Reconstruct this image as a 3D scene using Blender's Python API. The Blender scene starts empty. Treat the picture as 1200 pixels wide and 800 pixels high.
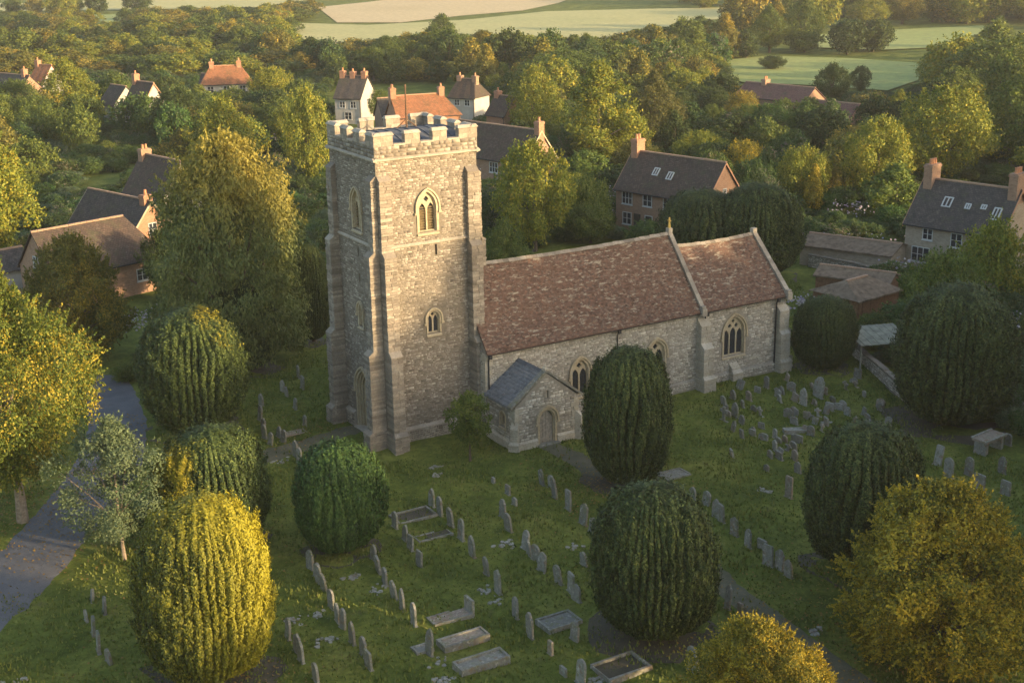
import bpy, math, random
import numpy as np
from mathutils import Vector, Matrix
from mathutils.geometry import tessellate_polygon

PI = math.pi
R = random.Random(11)
NR = np.random.RandomState(7)
scene = bpy.context.scene
COL = scene.collection

# ------------------------------------------------------------------ camera
CF, CP, CYAW, CRO = 1579.36, 0.3020, 0.5340, -0.0170
CC = np.array([-34.195, -73.717, 32.165])
_d = np.array([math.sin(CYAW)*math.cos(CP), math.cos(CYAW)*math.cos(CP), -math.sin(CP)])
_r = np.array([math.cos(CYAW), -math.sin(CYAW), 0.0])
_u = np.cross(_r, _d)
_r2 = _r*math.cos(CRO)+_u*math.sin(CRO)
_u2 = -_r*math.sin(CRO)+_u*math.cos(CRO)
cam_d = bpy.data.cameras.new('camera')
cam = bpy.data.objects.new('camera', cam_d)
COL.objects.link(cam)
cam_d.sensor_fit = 'HORIZONTAL'
cam_d.sensor_width = 36.0
cam_d.lens = CF/1200*36.0
cam_d.clip_start = 0.5
cam_d.clip_end = 9000
cam.matrix_world = Matrix(((_r2[0], _u2[0], -_d[0], CC[0]), (_r2[1], _u2[1], -_d[1], CC[1]),
                           (_r2[2], _u2[2], -_d[2], CC[2]), (0, 0, 0, 1)))
scene.camera = cam

# ------------------------------------------------------------------ light
SUN_AZ, SUN_EL = 147.0, 10.5        # degrees; azimuth clockwise from +y (north)
world = bpy.data.worlds.new('World')
scene.world = world
world.use_nodes = True
wn = world.node_tree
sky = wn.nodes.new('ShaderNodeTexSky')
sky.sky_type = 'NISHITA'
sky.sun_disc = False
sky.sun_elevation = math.radians(SUN_EL)
sky.sun_rotation = math.radians(SUN_AZ)
sky.altitude = 60
sky.air_density = 1.0
sky.dust_density = 2.6
sky.ozone_density = 0.7
bg = wn.nodes['Background']
bg.inputs['Strength'].default_value = 0.15
wn.links.new(sky.outputs[0], bg.inputs[0])
sd = bpy.data.lights.new('sun', 'SUN')
sd.energy = 2.8
sd.angle = math.radians(0.9)
sd.color = (1.0, 0.73, 0.41)
sun = bpy.data.objects.new('sun', sd)
COL.objects.link(sun)
_az, _el = math.radians(SUN_AZ), math.radians(SUN_EL)
sdir = Vector((math.sin(_az)*math.cos(_el), math.cos(_az)*math.cos(_el), math.sin(_el)))
sun.rotation_euler = sdir.to_track_quat('Z', 'Y').to_euler()
sun.location = (40, -60, 60)
scene.view_settings.view_transform = 'Standard'
scene.view_settings.look = 'None'
scene.view_settings.gamma = 1
scene.view_settings.exposure = 1.68
scene.render.engine = 'CYCLES'
scene.cycles.max_bounces = 5
scene.cycles.transparent_max_bounces = 4
scene.cycles.volume_bounces = 0

# ------------------------------------------------------------------ measuring helpers (image ray -> world point)
def ray(x, y):
    return _d+_r2*(x-600)/CF-_u2*(y-400)/CF
def G(x, y, z=0.0):
    v = ray(x, y); t = (z-CC[2])/v[2]
    return CC+v*t
def proj(P):
    P = np.atleast_2d(P)-CC
    z = P@_d
    return np.stack([600+CF*(P@_r2)/z, 400-CF*(P@_u2)/z, z], 1)
def ground_h(x, y):
    d = np.exp(-((np.asarray(x)-8)**2+(np.asarray(y)+10)**2)/70.0**2)
    return d*(0.10*np.sin(x*0.55+1.2*np.sin(y*0.21))+0.08*np.sin(y*0.8+0.9*np.sin(x*0.33))
              + 0.05*np.sin(x*1.3+y*0.9)) - 0.02

# ------------------------------------------------------------------ scene objects
def tag(o, label=None, cat=None, group=None, kind=None):
    if label: o['label'] = label
    if cat: o['category'] = cat
    if group: o['group'] = group
    if kind: o['kind'] = kind
    return o
def link(o, parent=None):
    COL.objects.link(o)
    if parent is not None: o.parent = parent
    return o
def empty(name, loc=(0, 0, 0), rz=0, **k):
    o = bpy.data.objects.new(name, None)
    o.empty_display_size = 0.3
    o.location = loc; o.rotation_euler = (0, 0, rz)
    COL.objects.link(o)
    return tag(o, **k)
def mobj(name, me, parent=None, loc=None, **k):
    o = bpy.data.objects.new(name, me)
    link(o, parent)
    if loc is not None: o.location = loc
    return tag(o, **k)
def array_mesh(name, co, fsz, m=None, smooth=False):
    """co: (n*fsz,3) vertex array, each fsz vertices are one separate polygon"""
    me = bpy.data.meshes.new(name)
    nv = len(co); nf = nv//fsz
    me.vertices.add(nv); me.vertices.foreach_set('co', np.ascontiguousarray(co, dtype=np.float32).ravel())
    me.loops.add(nv); me.loops.foreach_set('vertex_index', np.arange(nv, dtype=np.int32))
    me.polygons.add(nf); me.polygons.foreach_set('loop_start', np.arange(0, nv, fsz, dtype=np.int32))
    me.update(calc_edges=True)
    if m: me.materials.append(m)
    return me
def index_mesh(name, co, quads, m=None, smooth=False, tris=None):
    me = bpy.data.meshes.new(name)
    co = np.asarray(co, dtype=np.float32)
    me.vertices.add(len(co)); me.vertices.foreach_set('co', co.ravel())
    q = np.asarray(quads, dtype=np.int32)
    k = q.shape[1]
    me.loops.add(q.size); me.loops.foreach_set('vertex_index', q.ravel())
    me.polygons.add(len(q)); me.polygons.foreach_set('loop_start', np.arange(0, q.size, k, dtype=np.int32))
    if smooth: me.polygons.foreach_set('use_smooth', np.ones(len(q), dtype=bool))
    me.update(calc_edges=True)
    if m: me.materials.append(m)
    return me

class Frame:
    """2-D wall coordinates (u along, z up, d outward)"""
    def __init__(s, o, u, n):
        s.o = Vector(o); s.u = Vector(u).normalized(); s.n = Vector(n).normalized(); s.z = Vector((0, 0, 1))
    def p(s, u, z, d=0.0):
        return s.o+s.u*u+s.z*z+s.n*d

class MB:
    def __init__(s):
        s.v = []; s.f = []; s.mi = []; s.cur = 0
    def quad(s, a, b, c, d):
        n = len(s.v); s.v += [tuple(a), tuple(b), tuple(c), tuple(d)]; s.f.append((n, n+1, n+2, n+3)); s.mi.append(s.cur)
    def poly(s, pts):
        n = len(s.v); s.v += [tuple(p) for p in pts]; s.f.append(tuple(range(n, n+len(pts)))); s.mi.append(s.cur)
    def hexa(s, p):
        """eight corners: bottom 0-3, top 4-7"""
        n = len(s.v); s.v += [tuple(q) for q in p]
        for f in ((0, 3, 2, 1), (4, 5, 6, 7), (0, 1, 5, 4), (1, 2, 6, 5), (2, 3, 7, 6), (3, 0, 4, 7)):
            s.f.append(tuple(n+i for i in f)); s.mi.append(s.cur)
    def box(s, x0, x1, y0, y1, z0, z1, j=0.0):
        p = [(x0, y0, z0), (x1, y0, z0), (x1, y1, z0), (x0, y1, z0), (x0, y0, z1), (x1, y0, z1), (x1, y1, z1), (x0, y1, z1)]
        if j: p = [tuple(c+R.uniform(-j, j) for c in q) for q in p]
        s.hexa(p)
    def fbox(s, F, u0, u1, z0, z1, d0, d1, j=0.0):
        p = []
        for z in (z0, z1):
            for (u, d) in ((u0, d1), (u1, d1), (u1, d0), (u0, d0)):
                q = F.p(u, z, d)
                if j: q = q+Vector((R.uniform(-j, j), R.uniform(-j, j), R.uniform(-j, j)))
                p.append(q)
        s.hexa(p)
    def prism(s, outer, F, d0, d1, holes=(), back=False, ends=True):
        loops = [[Vector((a, b, 0)) for a, b in outer]]+[[Vector((a, b, 0)) for a, b in h] for h in holes]
        tri = tessellate_polygon(loops)
        flat = [p for l in loops for p in l]
        for d in ((d1, d0) if back else (d1,)):
            n = len(s.v); s.v += [tuple(F.p(p.x, p.y, d)) for p in flat]
            for t in tri: s.f.append(tuple(n+i for i in t)); s.mi.append(s.cur)
        for l in loops:
            k = len(l)
            for i in range(k):
                a, b = l[i], l[(i+1) % k]
                s.quad(F.p(a.x, a.y, d0), F.p(b.x, b.y, d0), F.p(b.x, b.y, d1), F.p(a.x, a.y, d1))
    def ring(s, outer, inner, F, d0, d1, closed=False):
        """band between two equally long paths"""
        k = len(outer)
        for i in range(k if closed else k-1):
            j = (i+1) % k
            a, b, c, e = outer[i], outer[j], inner[j], inner[i]
            s.quad(F.p(*a, d1), F.p(*b, d1), F.p(*c, d1), F.p(*e, d1))
            s.quad(F.p(*a, d0), F.p(*b, d0), F.p(*b, d1), F.p(*a, d1))
            s.quad(F.p(*e, d1), F.p(*c, d1), F.p(*c, d0), F.p(*e, d0))
        if not closed:
            for a, e in ((outer[0], inner[0]), (outer[-1], inner[-1])):
                s.quad(F.p(*a, d0), F.p(*e, d0), F.p(*e, d1), F.p(*a, d1))
    def tube(s, pts, rad, n=6, cap=True):
        base = None
        pts = [Vector(p) for p in pts]
        for i, p in enumerate(pts):
            t = (pts[min(i+1, len(pts)-1)]-pts[max(i-1, 0)]).normalized()
            a = t.orthogonal().normalized() if abs(t.z) < 0.99 else Vector((1, 0, 0))
            if abs(t.z) < 0.99:
                a = t.cross(Vector((0, 0, 1))).normalized()
            b = t.cross(a)
            nb = len(s.v)
            r = rad[i] if hasattr(rad, '__len__') else rad
            for k in range(n):
                w = 2*PI*k/n
                s.v.append(tuple(p+a*math.cos(w)*r+b*math.sin(w)*r))
            if base is not None:
                for k in range(n):
                    s.f.append((base+k, base+(k+1) % n, nb+(k+1) % n, nb+k)); s.mi.append(s.cur)
            elif cap:
                s.f.append(tuple(nb+k for k in range(n))[::-1]); s.mi.append(s.cur)
            base = nb
        if cap: s.f.append(tuple(base+k for k in range(n))); s.mi.append(s.cur)
    def mesh(s, name, m):
        me = bpy.data.meshes.new(name)
        me.from_pydata(s.v, [], s.f)
        for mm in (m if isinstance(m, (list, tuple)) else [m]):
            me.materials.append(mm)
        if isinstance(m, (list, tuple)): me.polygons.foreach_set('material_index', s.mi)
        me.validate(); me.update()
        return me
    def build(s, name, m, parent=None, **k):
        return mobj(name, s.mesh(name, m), parent, **k)

# ------------------------------------------------------------------ materials
def new_mat(name):
    m = bpy.data.materials.new(name); m.use_nodes = True
    nt = m.node_tree
    return m, nt, nt.nodes['Principled BSDF']
def nd(nt, t, **k):
    n = nt.nodes.new(t)
    for a, b in k.items():
        if a.startswith('_'): setattr(n, a[1:], b)
        else: n.inputs[a.replace('0', ' ')].default_value = b
    return n
def noise(nt, scale, detail=4, rough=0.55, vec=None, dim='3D'):
    n = nt.nodes.new('ShaderNodeTexNoise'); n.noise_dimensions = dim
    n.inputs['Scale'].default_value = scale; n.inputs['Detail'].default_value = detail; n.inputs['Roughness'].default_value = rough
    if vec is not None: nt.links.new(vec, n.inputs['Vector'])
    return n.outputs['Fac']
def ramp(nt, fac, stops, mode='LINEAR'):
    r = nt.nodes.new('ShaderNodeValToRGB'); cr = r.color_ramp; cr.interpolation = mode
    while len(cr.elements) < len(stops): cr.elements.new(0.5)
    for e, (p, c) in zip(cr.elements, stops):
        e.position = p; e.color = tuple(c)+(1,) if len(c) == 3 else c
    nt.links.new(fac, r.inputs[0])
    return r.outputs[0]
def mixc(nt, fac, a, b, mode='MIX'):
    m = nt.nodes.new('ShaderNodeMix'); m.data_type = 'RGBA'; m.blend_type = mode
    for s, v in ((m.inputs[0], fac), (m.inputs[6], a), (m.inputs[7], b)):
        if isinstance(v, (int, float)): s.default_value = v
        elif isinstance(v, tuple): s.default_value = v+(1,) if len(v) == 3 else v
        else: nt.links.new(v, s)
    return m.outputs[2]
def mth(nt, op, a, b=0.0, clamp=False):
    m = nt.nodes.new('ShaderNodeMath'); m.operation = op; m.use_clamp = clamp
    for i, v in enumerate((a, b)):
        if isinstance(v, (int, float)): m.inputs[i].default_value = v
        else: nt.links.new(v, m.inputs[i])
    return m.outputs[0]
def coords(nt, kind='Object', scale=None):
    t = nt.nodes.new('ShaderNodeTexCoord').outputs[kind]
    if scale:
        mp = nt.nodes.new('ShaderNodeMapping'); mp.inputs['Scale'].default_value = scale
        nt.links.new(t, mp.inputs[0]); t = mp.outputs[0]
    return t
def worldpos(nt):
    return nt.nodes.new('ShaderNodeNewGeometry').outputs['Position']
def island(nt):
    return nt.nodes.new('ShaderNodeNewGeometry').outputs['Random Per Island']
def bump(nt, b, h, strength=0.4, dist=0.02):
    n = nt.nodes.new('ShaderNodeBump'); n.inputs['Strength'].default_value = strength; n.inputs['Distance'].default_value = dist
    nt.links.new(h, n.inputs['Height']); nt.links.new(n.outputs[0], b.inputs['Normal'])

def stone_mat(name, cols, stain=(0.16, 0.14, 0.11), pale=(0.5, 0.47, 0.4), isl=True, staina=0.5):
    m, nt, b = new_mat(name)
    wp = worldpos(nt)
    if isl:
        c = ramp(nt, island(nt), [(i/(len(cols)-1), k) for i, k in enumerate(cols)])
    else:
        c = ramp(nt, noise(nt, 2.2, 5, 0.6, wp), [(0.25+0.5*i/(len(cols)-1), k) for i, k in enumerate(cols)])
    fine = noise(nt, 9, 5, 0.7, wp)
    c = mixc(nt, 0.55, c, ramp(nt, fine, [(0.3, (0.55, 0.52, 0.48)), (0.7, (1.35, 1.33, 1.3))]), 'MULTIPLY')
    mpv = nt.nodes.new('ShaderNodeMapping'); mpv.inputs['Scale'].default_value = (1.0, 1.0, 0.35); nt.links.new(wp, mpv.inputs[0])
    big = noise(nt, 0.8, 5, 0.7, mpv.outputs[0])
    c = mixc(nt, ramp(nt, big, [(0.46, (0, 0, 0)), (0.66, (staina,)*3)]), c, stain)
    c = mixc(nt, ramp(nt, noise(nt, 1.4, 6, 0.75, wp), [(0.58, (0, 0, 0)), (0.68, (0.55,)*3)]), c, pale)
    nt.links.new(c, b.inputs['Base Color'])
    b.inputs['Roughness'].default_value = 0.95
    b.inputs['Specular IOR Level'].default_value = 0.15
    bump(nt, b, fine, 0.5, 0.03)
    return m
M = {}
M['rubble'] = stone_mat('rubble_stone', [(0.12, 0.10, 0.083), (0.27, 0.235, 0.19), (0.20, 0.172, 0.145), (0.38, 0.335, 0.27), (0.15, 0.128, 0.108), (0.30, 0.26, 0.21), (0.45, 0.41, 0.34), (0.22, 0.18, 0.145)])
M['rubble_pale'] = stone_mat('pale_rubble_stone', [(0.25, 0.225, 0.185), (0.52, 0.48, 0.40), (0.36, 0.33, 0.275), (0.64, 0.60, 0.52), (0.28, 0.255, 0.215), (0.53, 0.49, 0.41)], pale=(0.62, 0.59, 0.52), staina=0.3)
M['mortar'] = stone_mat('mortar', [(0.15, 0.128, 0.10), (0.23, 0.20, 0.16)], isl=False)
M['mortar_pale'] = stone_mat('pale_mortar', [(0.25, 0.225, 0.185), (0.34, 0.315, 0.265)], isl=False, staina=0.25)
M['ashlar'] = stone_mat('ashlar_stone', [(0.17, 0.145, 0.115), (0.35, 0.30, 0.24), (0.24, 0.205, 0.165), (0.42, 0.37, 0.30), (0.20, 0.17, 0.14), (0.32, 0.28, 0.225)], pale=(0.52, 0.48, 0.38), staina=0.45)
M['ashlar_pale'] = stone_mat('pale_ashlar_stone', [(0.40, 0.36, 0.28), (0.50, 0.45, 0.36), (0.44, 0.40, 0.33)], pale=(0.6, 0.56, 0.48), staina=0.3)
M['dressing'] = stone_mat('window_dressing_stone', [(0.40, 0.33, 0.22), (0.50, 0.42, 0.29)], isl=False, staina=0.2)
M['grave'] = None
def grave_mat(name, a, b_, lich):
    m, nt, b = new_mat(name)
    oi = nt.nodes.new('ShaderNodeObjectInfo').outputs['Random']
    c = ramp(nt, oi, [(0, a), (0.35, b_), (0.6, tuple(x*0.8 for x in b_)), (1, tuple((x+y)/2 for x, y in zip(a, b_)))])
    wp = worldpos(nt)
    n1 = noise(nt, 6, 6, 0.75, wp)
    c = mixc(nt, 0.6, c, ramp(nt, n1, [(0.3, (0.45, 0.45, 0.42)), (0.7, (1.5, 1.5, 1.45))]), 'MULTIPLY')
    c = mixc(nt, ramp(nt, noise(nt, 3.1, 5, 0.7, wp), [(0.50, (0, 0, 0)), (0.62, (0.75,)*3)]), c, lich)
    c = mixc(nt, ramp(nt, noise(nt, 4.3, 5, 0.75, wp), [(0.56, (0, 0, 0)), (0.64, (0.7,)*3)]), c, (0.42, 0.40, 0.34))
    c = mixc(nt, ramp(nt, noise(nt, 2.1, 3, 0.6, wp), [(0.58, (0, 0, 0)), (0.68, (0.6,)*3)]), c, (0.20, 0.12, 0.06))
    nt.links.new(c, b.inputs['Base Color']); b.inputs['Roughness'].default_value = 0.92
    bump(nt, b, n1, 0.5, 0.02)
    return m
M['grave'] = grave_mat('headstone', (0.15, 0.14, 0.12), (0.25, 0.24, 0.21), (0.15, 0.155, 0.07))
M['grave_pale'] = grave_mat('pale_slab', (0.22, 0.21, 0.185), (0.31, 0.30, 0.265), (0.17, 0.17, 0.10))
M['grave_brown'] = grave_mat('brown_slab', (0.24, 0.18, 0.14), (0.30, 0.25, 0.20), (0.16, 0.17, 0.08))

def tile_mat(name, cols, lichen=(0.42, 0.38, 0.30), la=0.6, lo=0.62):
    m, nt, b = new_mat(name)
    wp = worldpos(nt)
    c = ramp(nt, island(nt), [(i/(len(cols)-1), k) for i, k in enumerate(cols)])
    pick = mth(nt, 'FRACT', mth(nt, 'MULTIPLY', island(nt), 37.7))
    patchy = mth(nt, 'ADD', pick, mth(nt, 'MULTIPLY', noise(nt, 0.5, 3, 0.6, wp), 0.5))
    c = mixc(nt, ramp(nt, patchy, [(1.06, (0, 0, 0)), (1.12, (la,)*3)]), c, lichen)
    c = mixc(nt, ramp(nt, noise(nt, 0.35, 4, 0.6, wp), [(0.45, (0, 0, 0)), (0.68, (0.55,)*3)]), c, cols[-1])
    c = mixc(nt, ramp(nt, noise(nt, 3.5, 5, 0.8, wp), [(lo, (0, 0, 0)), (lo+0.09, (la,)*3)]), c, lichen)
    mp = nt.nodes.new('ShaderNodeMapping'); mp.inputs['Scale'].default_value = (1.6, 5.5, 5.5); nt.links.new(wp, mp.inputs[0])
    c = mixc(nt, ramp(nt, noise(nt, 1.0, 3, 0.7, mp.outputs[0]), [(0.57, (0, 0, 0)), (0.64, (la,)*3)]), c, lichen)
    c = mixc(nt, ramp(nt, noise(nt, 1.3, 4, 0.7, mp.outputs[0]), [(0.36, (0.6,)*3), (0.43, (0, 0, 0))]), c, tuple(v*0.45 for v in cols[0]))
    c = mixc(nt, 0.5, c, ramp(nt, noise(nt, 12, 3, 0.7, wp), [(0.3, (0.6,)*3), (0.7, (1.35,)*3)]), 'MULTIPLY')
    nt.links.new(c, b.inputs['Base Color']); b.inputs['Roughness'].default_value = 0.9
    b.inputs['Specular IOR Level'].default_value = 0.2
    return m
M['clay'] = tile_mat('clay_roof_tile', [(0.085, 0.053, 0.042), (0.155, 0.09, 0.068), (0.12, 0.08, 0.066), (0.205, 0.12, 0.085), (0.10, 0.067, 0.056), (0.19, 0.14, 0.112), (0.165, 0.098, 0.07)], lo=0.60, la=0.7)
M['stone_slate'] = tile_mat('stone_slate', [(0.17, 0.18, 0.20), (0.24, 0.25, 0.27), (0.20, 0.20, 0.21), (0.30, 0.30, 0.31), (0.15, 0.16, 0.18)], lichen=(0.36, 0.36, 0.33))

def house_roof_mat(name, cols, s=3.2):
    m, nt, b = new_mat(name)
    oc = coords(nt, 'Object')
    n1 = noise(nt, 1.3, 6, 0.7, oc)
    c = ramp(nt, n1, [(0.25+0.5*i/(len(cols)-1), k) for i, k in enumerate(cols)])
    br = nt.nodes.new('ShaderNodeTexBrick')
    uv = nt.nodes.new('ShaderNodeUVMap')
    nt.links.new(coords(nt, 'UV'), br.inputs['Vector'])
    br.inputs['Scale'].default_value = 1; br.inputs['Brick Width'].default_value = 0.28; br.inputs['Row Height'].default_value = 0.2
    br.inputs['Mortar Size'].default_value = 0.02; br.inputs['Color1'].default_value = (1.25, 1.2, 1.15, 1); br.inputs['Color2'].default_value = (0.7, 0.7, 0.72, 1)
    br.inputs['Mortar'].default_value = (0.4, 0.4, 0.4, 1)
    c = mixc(nt, 0.75, c, br.outputs['Color'], 'MULTIPLY')
    c = mixc(nt, ramp(nt, noise(nt, 2.4, 6, 0.8, oc), [(0.56, (0, 0, 0)), (0.66, (0.5,)*3)]), c, (0.20, 0.175, 0.13))
    c = mixc(nt, ramp(nt, noise(nt, 0.7, 5, 0.7, oc), [(0.52, (0, 0, 0)), (0.68, (0.6,)*3)]), c, (0.07, 0.075, 0.04))
    nt.links.new(c, b.inputs['Base Color']); b.inputs['Roughness'].default_value = 0.9
    b.inputs['Specular IOR Level'].default_value = 0.2
    bump(nt, b, br.outputs['Fac'], 0.5, 0.03)
    return m
M['roof_brown'] = house_roof_mat('brown_tile_roof', [(0.06, 0.045, 0.037), (0.10, 0.07, 0.055), (0.08, 0.06, 0.05), (0.13, 0.088, 0.066)])
M['roof_grey'] = house_roof_mat('grey_slate_roof', [(0.055, 0.05, 0.047), (0.085, 0.073, 0.067), (0.11, 0.092, 0.08)])
M['roof_red'] = house_roof_mat('red_brown_tile_roof', [(0.10, 0.055, 0.045), (0.17, 0.09, 0.075), (0.13, 0.072, 0.06)])
M['roof_orange'] = house_roof_mat('orange_tile_roof', [(0.20, 0.095, 0.05), (0.32, 0.14, 0.07), (0.25, 0.125, 0.07)])
def wall_mat(name, kind, cols):
    m, nt, b = new_mat(name)
    wp = worldpos(nt)
    c = ramp(nt, noise(nt, 1.1, 6, 0.7, wp), [(0.3+0.4*i/(len(cols)-1), k) for i, k in enumerate(cols)])
    if kind == 'brick':
        br = nt.nodes.new('ShaderNodeTexBrick'); nt.links.new(coords(nt, 'UV'), br.inputs['Vector'])
        br.inputs['Scale'].default_value = 1; br.inputs['Brick Width'].default_value = 0.24; br.inputs['Row Height'].default_value = 0.085
        br.inputs['Mortar Size'].default_value = 0.008; br.inputs['Color1'].default_value = (1.25, 1.2, 1.2, 1); br.inputs['Color2'].default_value = (0.75, 0.72, 0.7, 1)
        br.inputs['Mortar'].default_value = (1.3, 1.35, 1.35, 1)
        c = mixc(nt, 0.7, c, br.outputs['Color'], 'MULTIPLY')
    nt.links.new(c, b.inputs['Base Color']); b.inputs['Roughness'].default_value = 0.93
    return m
M['brick'] = wall_mat('brick_wall', 'brick', [(0.24, 0.14, 0.09), (0.31, 0.19, 0.12), (0.27, 0.17, 0.12)])
M['brick_orange'] = wall_mat('orange_brick', 'brick', [(0.30, 0.155, 0.09), (0.38, 0.20, 0.12)])
M['render'] = wall_mat('pale_render', 'plain', [(0.36, 0.33, 0.28), (0.48, 0.45, 0.40)])
M['stonewall'] = wall_mat('coursed_house_stone', 'brick', [(0.28, 0.23, 0.17), (0.36, 0.30, 0.22)])
def plain(name, c, rough=0.7, metal=0.0, var=0.25, scale=3, spec=0.3):
    m, nt, b = new_mat(name)
    n1 = noise(nt, scale, 5, 0.65, worldpos(nt))
    cc = mixc(nt, 1.0, c, ramp(nt, n1, [(0.3, (1-var,)*3), (0.7, (1+var,)*3)]), 'MULTIPLY')
    nt.links.new(cc, b.inputs['Base Color']); b.inputs['Roughness'].default_value = rough; b.inputs['Metallic'].default_value = metal
    b.inputs['Specular IOR Level'].default_value = spec
    return m
M['lead'] = plain('lead_sheet', (0.115, 0.12, 0.13), 0.85, 0.0, 0.3, spec=0.1)
M['iron'] = plain('black_iron', (0.03, 0.03, 0.032), 0.6)
M['glass'] = plain('leaded_glass', (0.028, 0.032, 0.04), 0.25, 0, 0.5, 9, 0.5)
M['louvre'] = plain('louvre_timber', (0.17, 0.125, 0.065), 0.9)
M['door'] = plain('weathered_oak', (0.30, 0.27, 0.225), 0.85, 0, 0.35, 6)
M['dark_door'] = plain('dark_oak', (0.06, 0.05, 0.04), 0.85)
M['white_paint'] = plain('white_paint', (0.5, 0.5, 0.48), 0.6, 0, 0.1)
M['pot'] = plain('chimney_pot_clay', (0.50, 0.24, 0.12), 0.85)
M['timber'] = plain('brown_timber', (0.16, 0.085, 0.045), 0.9, 0, 0.35, 5)
M['felt'] = plain('roofing_felt', (0.165, 0.125, 0.09), 1.0, 0, 0.4, 2, spec=0.05)
M['poly'] = plain('weathered_sheet', (0.20, 0.205, 0.165), 0.95, 0, 0.35, 2, spec=0.05)
M['gilt'] = plain('gilt', (0.6, 0.42, 0.12), 0.4, 0.6)
M['pole'] = plain('flagpole_timber', (0.12, 0.07, 0.04), 0.8)
M['bark'] = plain('bark', (0.11, 0.085, 0.06), 0.95, 0, 0.45, 6)
M['bark_pale'] = plain('pale_bark', (0.24, 0.19, 0.14), 0.95, 0, 0.4, 6)

def leaf_mat(name, cols, gold=None, gold_lo=0.55, gold_hi=0.7, gscale=0.5, objvar=0.3, trans=0.22, gold_amt=1.0, gdir=None):
    m, nt, b = new_mat(name)
    wp = worldpos(nt)
    isl = island(nt)
    big = noise(nt, 0.45, 3, 0.6, wp)
    k = mth(nt, 'ADD', mth(nt, 'MULTIPLY', isl, 0.5), mth(nt, 'MULTIPLY', big, 0.5))
    c = ramp(nt, k, [(0.15+0.65*i/(len(cols)-1), q) for i, q in enumerate(cols)])
    if gold:
        gm = mth(nt, 'ADD', mth(nt, 'MULTIPLY', noise(nt, gscale, 3, 0.6, wp), 0.75), mth(nt, 'MULTIPLY', isl, 0.25))
        if gdir:        # sunlit side painted gold into the leaf colour, in the plant's own coordinates
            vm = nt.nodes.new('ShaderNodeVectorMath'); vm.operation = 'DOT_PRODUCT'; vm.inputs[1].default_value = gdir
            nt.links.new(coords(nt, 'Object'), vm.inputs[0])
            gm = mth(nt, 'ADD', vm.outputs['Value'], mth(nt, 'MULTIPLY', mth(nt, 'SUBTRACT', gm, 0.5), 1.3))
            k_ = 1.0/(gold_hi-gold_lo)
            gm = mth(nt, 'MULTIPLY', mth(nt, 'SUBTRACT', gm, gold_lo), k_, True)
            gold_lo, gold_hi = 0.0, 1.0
        c = mixc(nt, ramp(nt, gm, [(gold_lo, (0, 0, 0)), (gold_hi, (gold_amt,)*3)]), c, gold)
    oi = nt.nodes.new('ShaderNodeObjectInfo').outputs['Random']
    c = mixc(nt, objvar, c, ramp(nt, oi, [(0, (0.45, 0.60, 0.55)), (0.35, (0.9, 0.95, 0.7)), (0.7, (1.5, 1.25, 0.75)), (1, (0.8, 1.2, 0.75))]), 'MULTIPLY')
    nt.links.new(c, b.inputs['Base Color']); b.inputs['Roughness'].default_value = 0.65
    b.inputs['Specular IOR Level'].default_value = 0.25
    tr = nt.nodes.new('ShaderNodeBsdfTranslucent')
    nt.links.new(mixc(nt, 1.0, c, (1.25, 1.2, 0.6), 'MULTIPLY'), tr.inputs[0])
    mx = nt.nodes.new('ShaderNodeMixShader'); mx.inputs[0].default_value = trans
    nt.links.new(b.outputs[0], mx.inputs[1]); nt.links.new(tr.outputs[0], mx.inputs[2])
    nt.links.new(mx.outputs[0], nt.nodes['Material Output'].inputs['Surface'])
    return m
M['yew'] = leaf_mat('yew_foliage', [(0.010, 0.018, 0.006), (0.028, 0.045, 0.012), (0.06, 0.085, 0.022), (0.13, 0.155, 0.042)], trans=0.08, objvar=0.10)
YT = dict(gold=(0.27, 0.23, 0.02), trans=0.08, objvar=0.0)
M['yew_sunlit_top'] = leaf_mat('yew_foliage_painted_sunlit_top', [(0.014, 0.026, 0.008), (0.036, 0.06, 0.016), (0.07, 0.10, 0.025), (0.12, 0.155, 0.038)], gdir=(0.55, -0.35, 0.62), gold_lo=2.05, gold_hi=2.3, **YT)  # sunlight on the crown's top right painted in as gold
M['yew_sunlit_side'] = leaf_mat('yew_foliage_painted_sunlit_side', [(0.014, 0.026, 0.008), (0.036, 0.06, 0.016), (0.07, 0.10, 0.025), (0.12, 0.155, 0.038)], gdir=(-0.95, -0.25, 0.25), gold_lo=1.05, gold_hi=1.35, **YT)  # left side painted gold, as sunlight falls on it
M['yew_gold_sunlit'] = leaf_mat('golden_yew_foliage_painted_sun_side', [(0.012, 0.025, 0.006), (0.045, 0.06, 0.012), (0.10, 0.115, 0.018), (0.17, 0.17, 0.022)], gold=(0.31, 0.275, 0.02), gdir=(0.80, -0.55, 0.05), gold_lo=-0.75, gold_hi=0.35, trans=0.08, objvar=0.0)  # golden foliage, with its sunlit side painted yellower than the dark one
M['bush'] = leaf_mat('bright_evergreen_foliage', [(0.014, 0.035, 0.01), (0.04, 0.085, 0.02), (0.085, 0.145, 0.032)], trans=0.10, objvar=0.0)
M['green'] = leaf_mat('green_foliage', [(0.036, 0.062, 0.014), (0.072, 0.108, 0.022), (0.12, 0.155, 0.03), (0.18, 0.205, 0.042)])
M['bright'] = leaf_mat('bright_green_foliage', [(0.06, 0.095, 0.014), (0.13, 0.165, 0.022), (0.21, 0.225, 0.03), (0.30, 0.285, 0.035)], gold=(0.36, 0.29, 0.03), gold_lo=0.56, gold_hi=0.70, objvar=0.12)
M['left'] = leaf_mat('yellowing_green_foliage', [(0.045, 0.075, 0.013), (0.095, 0.13, 0.02), (0.16, 0.18, 0.027)], gold=(0.36, 0.28, 0.03), gold_lo=0.52, gold_hi=0.66, gscale=0.4, objvar=0.0)
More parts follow.
